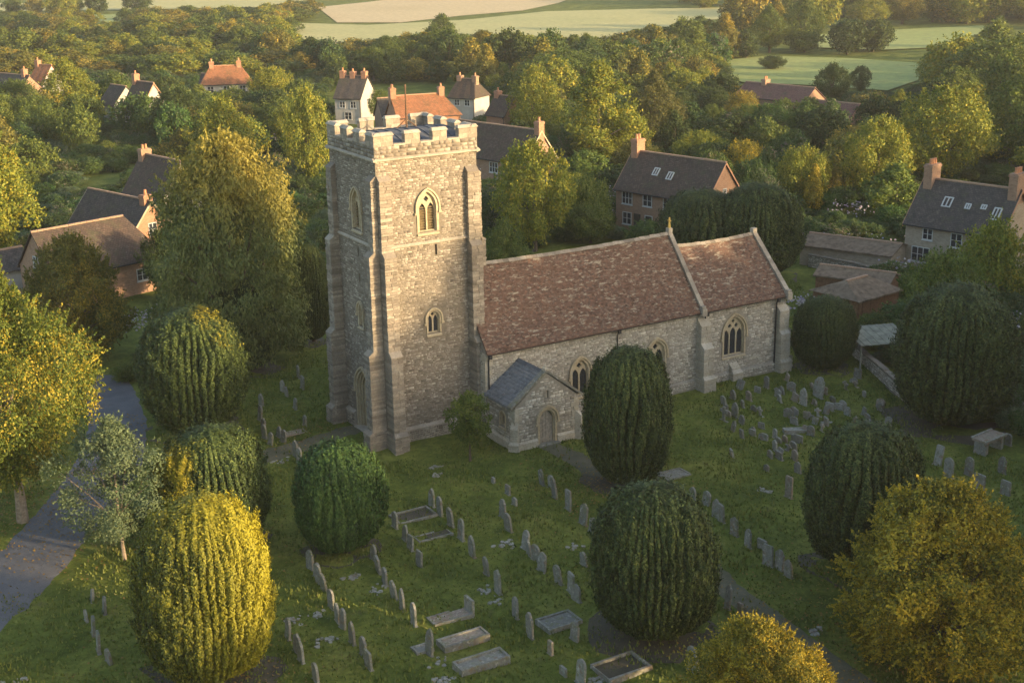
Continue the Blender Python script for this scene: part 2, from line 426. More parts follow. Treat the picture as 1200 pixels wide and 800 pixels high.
M['dark'] = leaf_mat('dark_foliage', [(0.022, 0.038, 0.012), (0.045, 0.07, 0.018), (0.08, 0.11, 0.028)])
M['olive'] = leaf_mat('olive_foliage', [(0.07, 0.08, 0.02), (0.125, 0.13, 0.03), (0.20, 0.18, 0.045)], gold=(0.36, 0.26, 0.035), gold_lo=0.5, gold_hi=0.66, gscale=0.15)
M['golden'] = leaf_mat('golden_autumn_foliage', [(0.065, 0.085, 0.018), (0.17, 0.16, 0.022), (0.30, 0.25, 0.03)], gold=(0.46, 0.345, 0.03), gold_lo=0.44, gold_hi=0.6, objvar=0.0)
M['rust'] = leaf_mat('brownish_green_foliage', [(0.05, 0.065, 0.018), (0.095, 0.10, 0.027), (0.16, 0.145, 0.035)], objvar=0.0)
M['pale'] = leaf_mat('pale_green_foliage_painted_sunlit_top', [(0.07, 0.095, 0.03), (0.13, 0.16, 0.05), (0.20, 0.225, 0.07)], gold=(0.31, 0.265, 0.055), gdir=(0.25, -0.15, 0.95), gold_lo=1.65, gold_hi=2.25, objvar=0.0)  # pale green leaves, with sunlight on the top painted gold
M['grey'] = leaf_mat('grey_green_foliage', [(0.055, 0.085, 0.045), (0.10, 0.14, 0.07), (0.16, 0.20, 0.10)], objvar=0.1)
M['shrub'] = leaf_mat('mixed_shrub_foliage', [(0.03, 0.06, 0.018), (0.06, 0.105, 0.03), (0.11, 0.155, 0.042)], gold=(0.19, 0.16, 0.15), gold_lo=0.60, gold_hi=0.68, gscale=0.15, objvar=0.55)

# ground
def ground_mat():
    m, nt, b = new_mat('meadow_grass')
    wp = worldpos(nt)
    c = ramp(nt, noise(nt, 0.25, 6, 0.65, wp), [(0.32, (0.058, 0.082, 0.017)), (0.5, (0.115, 0.142, 0.029)), (0.68, (0.19, 0.20, 0.048))])
    c = mixc(nt, 0.7, c, ramp(nt, noise(nt, 2.2, 8, 0.85, wp), [(0.34, (0.4, 0.42, 0.4)), (0.66, (1.6, 1.5, 1.35))]), 'MULTIPLY')
    c = mixc(nt, ramp(nt, noise(nt, 0.6, 5, 0.7, wp), [(0.60, (0, 0, 0)), (0.72, (0.55,)*3)]), c, (0.12, 0.10, 0.05))
    nt.links.new(c, b.inputs['Base Color']); b.inputs['Roughness'].default_value = 1
    b.inputs['Specular IOR Level'].default_value = 0.1
    bump(nt, b, noise(nt, 6, 6, 0.8, wp), 0.8, 0.08)
    return m
M['ground'] = ground_mat()
M['grassblade'] = leaf_mat('grass_blades', [(0.055, 0.082, 0.016), (0.12, 0.15, 0.03), (0.21, 0.225, 0.055)], gold=(0.17, 0.15, 0.06), gold_lo=0.6, gold_hi=0.75, objvar=0.0, trans=0.15)
def surf(name, a, b_, s1=0.8, s2=12):
    m, nt, b = new_mat(name)
    wp = worldpos(nt)
    c = ramp(nt, noise(nt, s1, 6, 0.65, wp), [(0.3, a), (0.7, b_)])
    c = mixc(nt, 0.6, c, ramp(nt, noise(nt, s2, 4, 0.8, wp), [(0.3, (0.6,)*3), (0.7, (1.4,)*3)]), 'MULTIPLY')
    nt.links.new(c, b.inputs['Base Color']); b.inputs['Roughness'].default_value = 0.95
    bump(nt, b, noise(nt, s2, 4, 0.8, wp), 0.5, 0.03)
    return m
M['asphalt'] = surf('asphalt', (0.085, 0.085, 0.095), (0.125, 0.125, 0.135))
M['gravel'] = surf('gravel', (0.075, 0.075, 0.04), (0.13, 0.115, 0.07))
M['soil'] = surf('bare_soil', (0.05, 0.045, 0.03), (0.09, 0.075, 0.045))
M['straw'] = surf('straw_field', (0.44, 0.33, 0.16), (0.52, 0.40, 0.21), 0.02, 0.5)
M['palefield'] = surf('pale_field', (0.32, 0.31, 0.11), (0.42, 0.37, 0.14), 0.02, 0.5)
M['greenfield'] = surf('green_field', (0.17, 0.22, 0.05), (0.26, 0.28, 0.07), 0.02, 0.5)

#==SECTION2==
def box_uv(me):
    uv = me.uv_layers.new(name='UVMap')
    for p in me.polygons:
        n = p.normal
        t = Vector((-n.y, n.x, 0))
        t = t.normalized() if t.length > 1e-3 else Vector((1, 0, 0))
        b = n.cross(t)
        for li in p.loop_indices:
            co = me.vertices[me.loops[li].vertex_index].co
            uv.data[li].uv = (co.dot(t), co.dot(b))

def gothic(cx, w, z0, zs, zt, n=7, spring_only=False):
    h = w/2; r = zt-zs; Rr = (h*h+r*r)/(2*h)
    a1 = math.atan2(r, h-Rr)
    pts = []
    if not spring_only: pts.append((cx-h, z0))
    c = cx-h+Rr
    for i in range(n+1):
        a = PI+(a1-PI)*i/n
        pts.append((c+Rr*math.cos(a), zs+Rr*math.sin(a)))
    left = list(pts)
    return left+[(2*cx-x, z) for x, z in left[::-1][1:]]
def disc(cx, cz, r, n=10, lobes=0):
    out = []
    for i in range(n):
        a = 2*PI*i/n
        q = r*(1+0.22*math.cos(lobes*a)) if lobes else r
        out.append((cx+q*math.cos(a), cz+q*math.sin(a)))
    return out

def stone_field(name, F, u0, u1, z0, z1, reject, m, parent, ch=(0.085, 0.175), cw=(0.13, 0.42), proud=(0.0, 0.032), gap=0.012):
    co = []; quads = []
    z = z0
    while z < z1-0.05:
        h = R.uniform(*ch)
        if z+h > z1-0.07: h = z1-z
        u = u0-R.uniform(0, 0.25)
        while u < u1:
            w = R.uniform(*cw)*(0.8+h*1.2)
            a, b = max(u, u0), min(u+w, u1)
            u += w
            if b-a < 0.06: continue
            zz0, zz1 = z+gap, z+h-gap
            if R.random() < 0.10: zz1 -= R.uniform(0.02, 0.05)
            if reject and reject(a, b, z, z+h): continue
            d = R.uniform(*proud); s = 0.018; k = len(co)
            J = lambda: R.uniform(-0.014, 0.014)
            for (uu, zz) in ((a+gap, zz0), (b-gap, zz0), (b-gap, zz1), (a+gap, zz1)):
                co.append(F.p(uu, zz, -0.01))
            for (uu, zz) in ((a+gap+s, zz0+s), (b-gap-s, zz0+s), (b-gap-s, zz1-s), (a+gap+s, zz1-s)):
                co.append(F.p(uu+J(), zz+J(), d+J()*0.6))
            quads += [(k+4, k+5, k+6, k+7), (k, k+1, k+5, k+4), (k+1, k+2, k+6, k+5), (k+2, k+3, k+7, k+6), (k+3, k, k+4, k+7)]
        z += h
    me = index_mesh(name, [tuple(c) for c in co], quads, m)
    return mobj(name, me, parent, kind='stuff')

def arch_reject(arches):
    """arches: (cx, w, z0, zs, zt) of the openings with their dressings"""
    def f(a, b, z0, z1):
        for (cx, w, za, zs, zt) in arches:
            if z1 < za or z0 > zt: continue
            zc = z0
            if zc <= zs: hw = w/2
            else: hw = w/2*math.sqrt(max(0, 1-((zc-zs)/(zt-zs))**1.7))
            if b > cx-hw and a < cx+hw: return True
        return False
    return f

def make_window(church, F, cx, w, z0, zs, zt, lights, fw=0.16, glass='glass', label=None, louvre=False, dress='dressing', hood=True):
    """stone frame (part) with tracery, panes, sill and hood mould (sub-parts)"""
    n = 7
    mb = MB()
    o = gothic(cx, w+2*fw, z0-0.02, zs, zt+fw, n); i = gothic(cx, w, z0, zs, zt, n)
    mb.ring(o, i, F, -0.4, 0.055)
    i2 = gothic(cx, w-0.10, z0, zs, zt-0.05, n)
    mb.ring(i, i2, F, -0.4, -0.06)
    win = mb.build('window', M[dress], church)
    if label: win['label'] = label
    mb = MB()
    ww = w-0.10
    holes = []
    rise = zt-0.05-zs
    mw = 0.085
    lw = (ww-mw*(lights-1))/lights
    lt = zs+rise*(0.16 if lights > 1 else 0.9)
    for k in range(lights):
        c = cx-ww/2+lw/2+k*(lw+mw)
        top = lt if not (lights == 3 and k == 1) else lt+rise*0.10
        holes.append(gothic(c, lw-0.015, z0+0.05, top-lw*0.75, top+0.12, 4))
    if lights == 2: holes.append(disc(cx, zs+rise*0.56, ww*0.145, 12, 4))
    if lights == 3:
        holes += [disc(cx-ww*0.17, zs+rise*0.46, ww*0.085, 12, 4), disc(cx+ww*0.17, zs+rise*0.46, ww*0.085, 12, 4),
                  disc(cx, zs+rise*0.73, ww*0.07, 12, 4)]
    mb.prism(gothic(cx, ww-0.004, z0+0.004, zs, zt-0.054, n), F, -0.26, -0.14, holes)
    mb.build('tracery', M[dress], win)
    for k in range(lights):
        c = cx-ww/2+lw/2+k*(lw+mw)
        mb = MB()
        if louvre:
            zz = z0+0.1
            while zz < lt-0.05:
                mb.hexa([F.p(c-lw/2, zz, -0.36), F.p(c+lw/2, zz, -0.36), F.p(c+lw/2, zz+0.03, -0.36), F.p(c-lw/2, zz+0.03, -0.36),
                         F.p(c-lw/2, zz-0.09, -0.2), F.p(c+lw/2, zz-0.09, -0.2), F.p(c+lw/2, zz-0.06, -0.2), F.p(c-lw/2, zz-0.06, -0.2)])
                zz += 0.16
            mb.build('louvre', M['louvre'], win)
            mb = MB(); mb.prism(gothic(c, lw+0.06, z0, lt-lw*0.5, min(lt+0.3, zt-0.1), 4), F, -0.42, -0.39); mb.build('back_board', M['dark_door'], win)
        else:
            mb.prism(gothic(c, lw+0.05, z0, lt-lw*0.5, lt+0.25, 4), F, -0.235, -0.215)
            # leading bars
            zz = z0+0.35
            while zz < lt-0.2:
                mb.fbox(F, c-lw/2, c+lw/2, zz, zz+0.02, -0.215, -0.20); zz += 0.35
            mb.build('pane', M[glass], win)
    mb = MB()
    if lights > 1:
        mb.prism(gothic(cx, ww, lt-0.3, zs, zt-0.06, n), F, -0.30, -0.27)
        mb.build('pane', M[glass], win)
    if hood:
        mb = MB()
        ho = gothic(cx, w+2*fw+0.22, zs-0.25, zs, zt+fw+0.12, n); hi = gothic(cx, w+2*fw+0.02, zs-0.25, zs, zt+fw+0.01, n)
        mb.ring(ho, hi, F, 0.0, 0.14)
        for s in (-1, 1):
            mb.fbox(F, cx+s*(w/2+fw+0.07)-0.1, cx+s*(w/2+fw+0.07)+0.1, zs-0.38, zs-0.25, 0.0, 0.17)
        mb.build('hood_mould', M[dress], win)
    mb = MB()
    mb.hexa([F.p(cx-w/2-fw, z0-0.22, 0), F.p(cx+w/2+fw, z0-0.22, 0), F.p(cx+w/2+fw, z0-0.22, 0.12), F.p(cx-w/2-fw, z0-0.22, 0.12),
             F.p(cx-w/2-fw, z0+0.02, -0.2), F.p(cx+w/2+fw, z0+0.02, -0.2), F.p(cx+w/2+fw, z0-0.14, 0.12), F.p(cx-w/2-fw, z0-0.14, 0.12)])
    mb.build('sill', M[dress], win)
    return win

def block_column(F, u0, u1, z0, z1, d0, d1, mb, ch=(0.13, 0.24), j=0.022):
    z = z0
    k = 0
    while z < z1-0.03:
        h = min(R.uniform(*ch), z1-z)
        if z1-z-h < 0.1: h = z1-z
        w = u1-u0
        e = R.uniform(0.0, 0.035)
        if w > 0.5 and R.random() < 0.85:
            c = u0+w*R.uniform(0.35, 0.65)
            mb.fbox(F, u0-e, c-0.013, z+0.013, z+h-0.013, d0, d1+e, j*0.5)
            mb.fbox(F, c+0.013, u1+e, z+0.013, z+h-0.013, d0, d1+R.uniform(0, 0.03), j*0.5)
        else:
            mb.fbox(F, u0-e, u1+e, z+0.013, z+h-0.013, d0, d1+e, j*0.5)
        z += h; k += 1

def make_buttress(church, F, u0, u1, stages, m='ashlar', core='mortar', plinth=True):
    """stages: (z0, z1, projection) from the ground up"""
    c = MB(); b = MB()
    for k, (z0, z1, pr) in enumerate(stages):
        w = 0.0 if k else 0.10
        c.fbox(F, u0+0.035-w, u1-0.035+w, z0, z1, -0.05, pr-0.035)
        block_column(F, u0-w, u1+w, z0+0.001, z1, -0.04, pr, b)
        nx = stages[k+1][2] if k+1 < len(stages) else 0.0
        hgt = (pr-nx)*1.25
        b.hexa([F.p(u0-w-0.02, z1, nx-0.05), F.p(u1+w+0.02, z1, nx-0.05), F.p(u1+w+0.02, z1, pr+0.04), F.p(u0-w-0.02, z1, pr+0.04),
                F.p(u0-0.02, z1+hgt, nx-0.06), F.p(u1+0.02, z1+hgt, nx-0.06), F.p(u1+w+0.02, z1+0.05, pr+0.04), F.p(u0-w-0.02, z1+0.05, pr+0.04)])
    o = c.build('buttress', M[core], church)
    b.build('buttress_stones', M[m], o, kind='stuff')
    return o

def quoins(church, F1, F2, z0, z1, m, name='quoin_stones'):
    """alternating corner stones on the corner shared by F1 (at its u=0 end) and F2 (its far end, given as u)"""
    mb = MB(); z = z0; k = 0
    (Fa, ua, sa), (Fb, ub, sb) = F1, F2
    while z < z1-0.1:
        h = min(R.uniform(0.24, 0.36), z1-z)
        la, lb = (0.5, 0.26) if k % 2 else (0.26, 0.5)
        la += R.uniform(-0.06, 0.06); lb += R.uniform(-0.06, 0.06)
        for Fx, ux, sx, l in ((Fa, ua, sa, la), (Fb, ub, sb, lb)):
            a, b_ = sorted((ux-sx*0.055, ux+sx*l))
            mb.fbox(Fx, a, b_, z+0.008, z+h-0.008, -0.02, 0.055+R.uniform(0, 0.01), 0.004)
        z += h; k += 1
    return mb.build(name, M[m], church, kind='stuff')

def roof_field(name, P0, U, V, L, S, tw, gauge, m, parent, rej=None, lift=0.028, jit=0.012):
    """overlapping tiles laid in rows; U along the eave, V up the slope (unit vectors)"""
    U = np.array(Vector(U).normalized()); V = np.array(Vector(V).normalized()); N = np.cross(U, V)
    if N[2] < 0: N = -N
    P0 = np.array(P0, float)
    rows = int(S/gauge); cols = int(L/tw)+1
    co = []; q = []
    g = S/rows
    for r in range(rows):
        off = (r % 2)*0.5*tw
        sag = 0.02*math.sin(r*0.4)
        for c in range(-1, cols):
            a = c*tw+off+NR.uniform(-.008, .008); b = a+tw*0.965
            a, b = max(a, 0), min(b, L)
            if b-a < 0.03: continue
            v0 = r*g-0.02+NR.uniform(-jit, jit); v1 = v0+g*1.5
            if v1 > S: v1 = S
            if rej and rej((a+b)/2, v0): continue
            l0 = lift+NR.uniform(-0.006, 0.016); t0 = NR.uniform(-0.006, 0.006)
            k = len(co)
            wv = 0.03*math.sin(a*0.9+r*0.11)*math.sin(r*g*0.8)-0.10*math.sin(PI*a/L)*min(1.0, v0/S)*(L > 6)
            co += [P0+U*a+V*v0+N*(l0+t0+wv), P0+U*b+V*v0+N*(l0-t0+wv), P0+U*b+V*v1+N*(0.004+wv), P0+U*a+V*v1+N*(0.004+wv),
                   P0+U*a+V*v0+N*(l0-0.03+wv), P0+U*b+V*v0+N*(l0-0.03+wv)]
            q += [(k, k+1, k+2, k+3), (k+4, k+5, k+1, k)]
    me = index_mesh(name, co, q, m)
    return mobj(name, me, parent, kind='stuff')

# ------------------------------------------------------------------ the church
W, WY = 7.0, 6.87
ZP = 20.13; ZS = 18.42; ZM = 12.97
church = empty('church', (0, 0, 0), label='medieval stone parish church with square battlemented tower and red tiled roof', cat='church')
FS = Frame((0, 0, 0), (1, 0, 0), (0, -1, 0))
FW = Frame((0, WY, 0), (0, -1, 0), (-1, 0, 0))
FE = Frame((W, 0, 0), (0, 1, 0), (1, 0, 0))
FN = Frame((W, WY, 0), (-1, 0, 0), (0, 1, 0))
S_B = (3.43, 1.20, 13.75, 15.25, 16.25)     # belfry south: cx, w, z0, zs, zt
S_L = (3.60, 0.82, 7.10, 8.05, 8.55)
W_B = (3.85, 1.20, 13.75, 15.25, 16.25)
W_L = (3.70, 0.55, 7.35, 8.35, 8.8)
DW = (3.45, 1.95, 0.12, 2.7, 4.2)
def wide(a, k): return (a[0], a[1]+2*k, a[2]-0.25, a[3], a[4]+k)
def hole(a, k=0.16): return gothic(a[0], a[1]+2*k, a[2]-0.02, a[3], a[4]+k)
slitS = [(3.95, 12.15, 0.14, 0.7)]
slitW = [(3.75, 12.0, 0.16, 0.55), (3.75, 10.3, 0.16, 0.55)]
def rect(cx, z, w, h): return [(cx-w/2, z), (cx-w/2, z+h), (cx+w/2, z+h), (cx+w/2, z)]
for F, ll, wins, slits, nm in ((FS, W, (S_B, S_L), slitS, 's'), (FW, WY, (W_B, W_L, DW), slitW, 'w'), (FE, WY, (), (), 'e'), (FN, W, (), (), 'n')):
    mb = MB()
    q0, q1 = (0.003, 0.003) if nm in 'we' else (0.0, 0.0)
    mb.prism([(q0, -0.3), (q0, ZS+0.2-q0), (ll-q0, ZS+0.2-q0), (ll-q0, -0.3)], F, -0.7, q1, [hole(a) for a in wins]+[rect(c, z, w, h) for c, z, w, h in slits])
    wl = mb.build('tower_wall', M['mortar'], church)
    rj = arch_reject([wide(a, 0.30) for a in wins]+[(c, w+0.1, z, z+h, z+h+0.1) for c, z, w, h in slits])
    stone_field('rubble_stones', F, 0.03, ll-0.03, 1.05, ZS, lambda a, b, z0, z1, rj=rj: rj(a, b, z0, z1) or (z0 < ZM+0.14 and z1 > ZM), M['rubble'], wl)
    for c, z, w, h in slits:
        mb = MB(); mb.fbox(F, c-w/2-0.02, c+w/2+0.02, z-0.02, z+h+0.02, -0.4, -0.3); mb.build('slit_opening', M['iron'], wl)
    # plinth with chamfered top
    segs = [(-0.0, ll)] if nm != 'w' else [(0, DW[0]-DW[1]/2-0.3), (DW[0]+DW[1]/2+0.3, ll)]
    for a, b in segs:
        mb = MB()
        mb.hexa([F.p(a, -0.3, 0.02), F.p(b, -0.3, 0.02), F.p(b, -0.3, 0.2), F.p(a, -0.3, 0.2), F.p(a, 0.85, 0.02), F.p(b, 0.85, 0.02), F.p(b, 0.85, 0.2), F.p(a, 0.85, 0.2)])
        mb.hexa([F.p(a, 0.85, 0.0), F.p(b, 0.85, 0.0), F.p(b, 0.85, 0.24), F.p(a, 0.85, 0.24), F.p(a, 1.08, 0.0), F.p(b, 1.08, 0.0), F.p(b, 0.93, 0.24), F.p(a, 0.93, 0.24)])
        stone_field('plinth_stones', F, a, b, 0, 0.84, None, M['rubble'], wl, proud=(0.215, 0.24), gap=0.008)
        mb.build('plinth', M['ashlar'], wl)
    # string courses
    dz = 0.004 if nm in 'we' else 0.0
    F = Frame(F.o+Vector((0, 0, dz)), F.u, F.n)
    mb = MB()
    mb.hexa([F.p(-0.02, ZM, -0.05), F.p(ll+0.02, ZM, -0.05), F.p(ll+0.02, ZM, 0.12), F.p(-0.02, ZM, 0.12), F.p(-0.02, ZM+0.2, -0.05), F.p(ll+0.02, ZM+0.2, -0.05), F.p(ll+0.02, ZM+0.07, 0.13), F.p(-0.02, ZM+0.07, 0.13)])
    mb.build('string_course', M['ashlar'], wl)
    mb = MB()
    mb.hexa([F.p(-0.17, ZS-0.06, -0.05), F.p(ll+0.17, ZS-0.06, -0.05), F.p(ll+0.20, ZS+0.04, 0.2), F.p(-0.20, ZS+0.04, 0.2), F.p(-0.17, ZS+0.24, -0.05), F.p(ll+0.17, ZS+0.24, -0.05), F.p(ll+0.20, ZS+0.13, 0.2), F.p(-0.20, ZS+0.13, 0.2)])
    mb.build('string_course', M['ashlar'], wl)
    # parapet and merlons
    mb = MB(); mb.fbox(F, -0.06, ll+0.06, ZS+0.1, ZS+0.92, -0.38, 0.05)
    pp = mb.build('parapet', M['mortar'], church)
    stone_field('rubble_stones', F, -0.05, ll+0.05, ZS+0.2, ZS+0.90, None, M['rubble'], pp, ch=(0.2, 0.28), cw=(0.3, 0.6), proud=(0.06, 0.085))
    mw = [(-0.06, 1.22), (2.05, 3.05), (3.95, 4.92), (5.78, ll+0.06)]
    for k, (a, b) in enumerate(mw):
        mb = MB()
        z0, z1 = ZS+0.9, ZP-0.16
        mb.fbox(F, a, b, z0, z1, -0.36, 0.05)
        for zz in (z0, z0+0.28, z0+0.56):
            c = a+(b-a)*R.uniform(0.35, 0.65)
            zt = min(zz+0.27, z1)
            mb.fbox(F, a-0.008, c-0.01, zz+0.006, zt, -0.37, 0.068, 0.008); mb.fbox(F, c+0.01, b+0.008, zz+0.006, zt, -0.37, 0.068, 0.008)
        me_ = mb.build('merlon', M['ashlar'], church)
        mb = MB()
        p = [F.p(a-0.07, z1, -0.44), F.p(b+0.07, z1, -0.44), F.p(b+0.07, z1, 0.13), F.p(a-0.07, z1, 0.13),
             F.p(a+0.0, z1+0.17, -0.25), F.p(b-0.0, z1+0.17, -0.25), F.p(b-0.0, z1+0.17, -0.06), F.p(a+0.0, z1+0.17, -0.06)]
        mb.hexa([q+Vector((R.uniform(-.012, .012), R.uniform(-.012, .012), R.uniform(-.008, .008))) for q in p])
        mb.build('coping', M['ashlar'], me_)
        if k < 3:
            mb = MB(); a2, b2 = b, mw[k+1][0]
            mb.fbox(F, a2+0.02, b2-0.02, ZS+0.90, ZS+1.0, -0.42, 0.11, 0.01)
            mb.build('crenel_sill', M['ashlar'], church)
# corner buttresses (two to a corner) and the stage quoins between
ST = [(-0.3, 0.95, 1.25), (0.95, 6.2, 0.98), (6.2, 12.5, 0.66), (12.5, 17.2, 0.34)]
for F, u0, u1 in ((FS, 0.05, 0.83), (FS, W-0.83, W-0.05), (FW, 0.05, 0.83), (FW, WY-0.83, WY-0.05), (FN, 0.05, .83), (FN, W-.83, W-.05), (FE, WY-.83, WY-.05)):
    make_buttress(church, F, u0, u1, ST)
make_buttress(church, FE, 0.02, 0.8, [(11.0, 12.7, 0.5), (12.7, 17.0, 0.3)])
make_window(church, FS, *S_B, 2, louvre=True, label='two-light belfry window with timber louvres, south face of tower')
make_window(church, FS, *S_L, 2, fw=0.12, label='small two-light tower window low on the sunlit south face')
make_window(church, FW, *W_B, 2, louvre=True, label='two-light belfry window on the shaded west face')
make_window(church, FW, *W_L, 1, fw=0.14, label='narrow single-light window above the west door')
# west door with moulded orders
mb = MB()
for k, (ww, dd) in enumerate(((0.0, 0.05), (0.16, -0.10), (0.30, -0.24), (0.44, -0.38))):
    o = gothic(DW[0], DW[1]+0.32-2*ww, DW[2], DW[3], DW[4]+0.16-ww, 8); i = gothic(DW[0], DW[1]+0.32-2*ww-(0.32 if k == 0 else 0.28), DW[2], DW[3], DW[4]-ww+(0.0 if k == 0 else 0.02), 8)
    mb.ring(o, i, FW, -0.7, dd)
wd = mb.build('doorway', M['dressing'], church)
mb = MB()
w3 = DW[1]+0.32-0.88-0.28
for k in range(5):
    a = DW[0]-w3/2+w3*k/5
    mb.fbox(FW, a+0.012, a+w3/5-0.012, DW[2], DW[3]+0.9, -0.56, -0.50)
mb.build('door', M['dark_door'], wd)
mb = MB(); ho = gothic(DW[0], DW[1]+0.62, DW[3]-0.2, DW[3], DW[4]+0.34, 8); hi = gothic(DW[0], DW[1]+0.36, DW[3]-0.2, DW[3], DW[4]+0.19, 8)
mb.ring(ho, hi, FW, 0, 0.14); mb.build('hood_mould', M['dressing'], wd)
mb = MB(); mb.fbox(FW, DW[0]-1.1, DW[0]+1.1, -0.2, 0.12, -0.7, 0.35, 0.01); mb.build('doorstep', M['ashlar'], wd)
# lead roof inside the battlements
mb = MB()
zc = ZS+0.55
nseg = 12
for i in range(nseg):
    a0, a1 = i/nseg, (i+1)/nseg
    y0, y1 = 0.35+(WY-0.7)*a0, 0.35+(WY-0.7)*a1
    h0, h1 = zc+0.75*math.sin(PI*a0)**0.8, zc+0.75*math.sin(PI*a1)**0.8
    mb.quad((0.35, y0, h0), (W-0.35, y0, h0), (W-0.35, y1, h1), (0.35, y1, h1))
for i in range(1, 9):
    x = 0.35+(W-0.7)*i/9
    for j in range(nseg):
        a0, a1 = j/nseg, (j+1)/nseg
        y0, y1 = 0.35+(WY-0.7)*a0, 0.35+(WY-0.7)*a1
        h0, h1 = zc+0.75*math.sin(PI*a0)**0.8, zc+0.75*math.sin(PI*a1)**0.8
        mb.hexa([(x-.03, y0, h0), (x+.03, y0, h0), (x+.03, y1, h1), (x-.03, y1, h1), (x-.03, y0, h0+.05), (x+.03, y0, h0+.05), (x+.03, y1, h1+.05), (x-.03, y1, h1+.05)])
mb.build('tower_roof', M['lead'], church)
mb = MB(); mb.tube([(4.2, 4.0, zc+0.6), (4.2, 4.0, ZP+2.1)], [0.07, 0.045], 8)
mb.tube([(4.2, 4.0, ZP+2.1), (4.2, 4.0, ZP+2.3)], [0.09, 0.03], 8)
fp = mb.build('flagpole', M['pole'], church)
mb = MB()
for s in (-1, 1): mb.tube([(4.2+s*1.0, 4.0, zc+0.5), (4.2, 4.0, ZP+0.1)], 0.04, 6)
mb.build('flagpole_stay', M['pole'], fp)

# nave and chancel
X0, LN, LC = 6.385, 17.4, 8.12
YS, YR, YN = -1.68, 2.08, 5.84
ZE, ZRN, ZRC = 5.67, 10.57, 9.55
FNS = Frame((X0, YS, 0), (1, 0, 0), (0, -1, 0))
NW1 = (7.33, 1.30, 1.35, 2.95, 3.90)
NW2 = (13.72, 1.40, 1.6, 3.15, 4.10)
CW = (20.68, 1.85, 1.85, 3.45, 4.75)
parts = []
mb = MB()
mb.prism([(0, -0.3), (0, ZE), (LN, ZE), (LN, -0.3)], FNS, -0.7, 0.0, [hole(NW1), hole(NW2)], back=True)
nw = mb.build('nave_wall', M['mortar_pale'], church)
rj = arch_reject([wide(a, 0.28) for a in (NW1, NW2)])
stone_field('rubble_stones', FNS, 0.02, LN, 0.7, ZE-0.12, lambda a, b, z0, z1: rj(a, b, z0, z1) or (a < 4.85 and z0 < 2.9), M['rubble_pale'], nw, ch=(0.10, 0.19), cw=(0.15, 0.5), proud=(0.002, 0.035))
mb = MB()
mb.prism([(LN, -0.3), (LN, ZE), (LN+LC, ZE), (LN+LC, -0.3)], FNS, -0.7, -0.001, [hole(CW)], back=True)
cw = mb.build('chancel_wall', M['mortar_pale'], church)
rj2 = arch_reject([wide(CW, 0.28)])
stone_field('rubble_stones', FNS, LN, LN+LC-0.02, 0.7, ZE-0.12, rj2, M['rubble_pale'], cw, ch=(0.10, 0.19), cw=(0.15, 0.5), proud=(0.002, 0.035))
for nm, F, ll in (('nave_wall', Frame((X0-0.004, YS+0.004, 0), (0, 1, 0), (-1, 0, 0)), 1.66), ('nave_wall', Frame((X0+LN, YN, 0), (-1, 0, 0), (0, 1, 0)), LN), ('chancel_wall', Frame((X0+LN+LC, YN, 0), (-1, 0, 0), (0, 1, 0)), LC)):
    mb = MB(); mb.fbox(F, 0.004, ll-0.004, -0.3, ZE-0.004, -0.6, 0.002)
    o = mb.build(nm, M['mortar_pale'], church)
    stone_field('rubble_stones', F, 0.02, ll-0.02, 0.0, ZE-0.05, None, M['rubble_pale'], o, proud=(0.004, 0.03))
# gable walls (nave west over tower junction, nave east parapet, chancel east)
def gable(xc, ze, zr, thick, name, extra=0.0, stones=False, z0=-0.3):
    F = Frame((xc, YS, 0), (0, 1, 0), (1, 0, 0))
    ww = YN-YS
    mb = MB()
    mb.prism([(0, z0), (0, ze), (ww/2, zr+extra), (ww, ze), (ww, z0)], F, -thick, 0.0, back=True)
    o = mb.build(name, M['mortar_pale'], church)
    return o, F
og, Fg = gable(X0+LN+LC+0.02, ZE, ZRC-0.1, 0.6, 'east_gable_wall')
def trirej(ww, ze, zr):
    def f(a, b, z0, z1):
        if z1 <= ze: return False
        k = (z1-ze)/(zr-ze)*ww/2
        return a < k+0.1 or b > ww-k-0.1
    return f
stone_field('rubble_stones', Fg, 0.02, YN-YS-0.02, 0, ZRC-0.3, trirej(YN-YS, ZE, ZRC-0.1), M['rubble_pale'], og)
og, Fg2 = gable(X0+LN+0.25, ZE, ZRN-0.1, 0.5, 'nave_gable_wall', z0=ZE-0.5)
og3, _ = gable(X0+0.6, ZE, ZRN-0.1, 0.5, 'nave_gable_wall', z0=ZE-0.5)
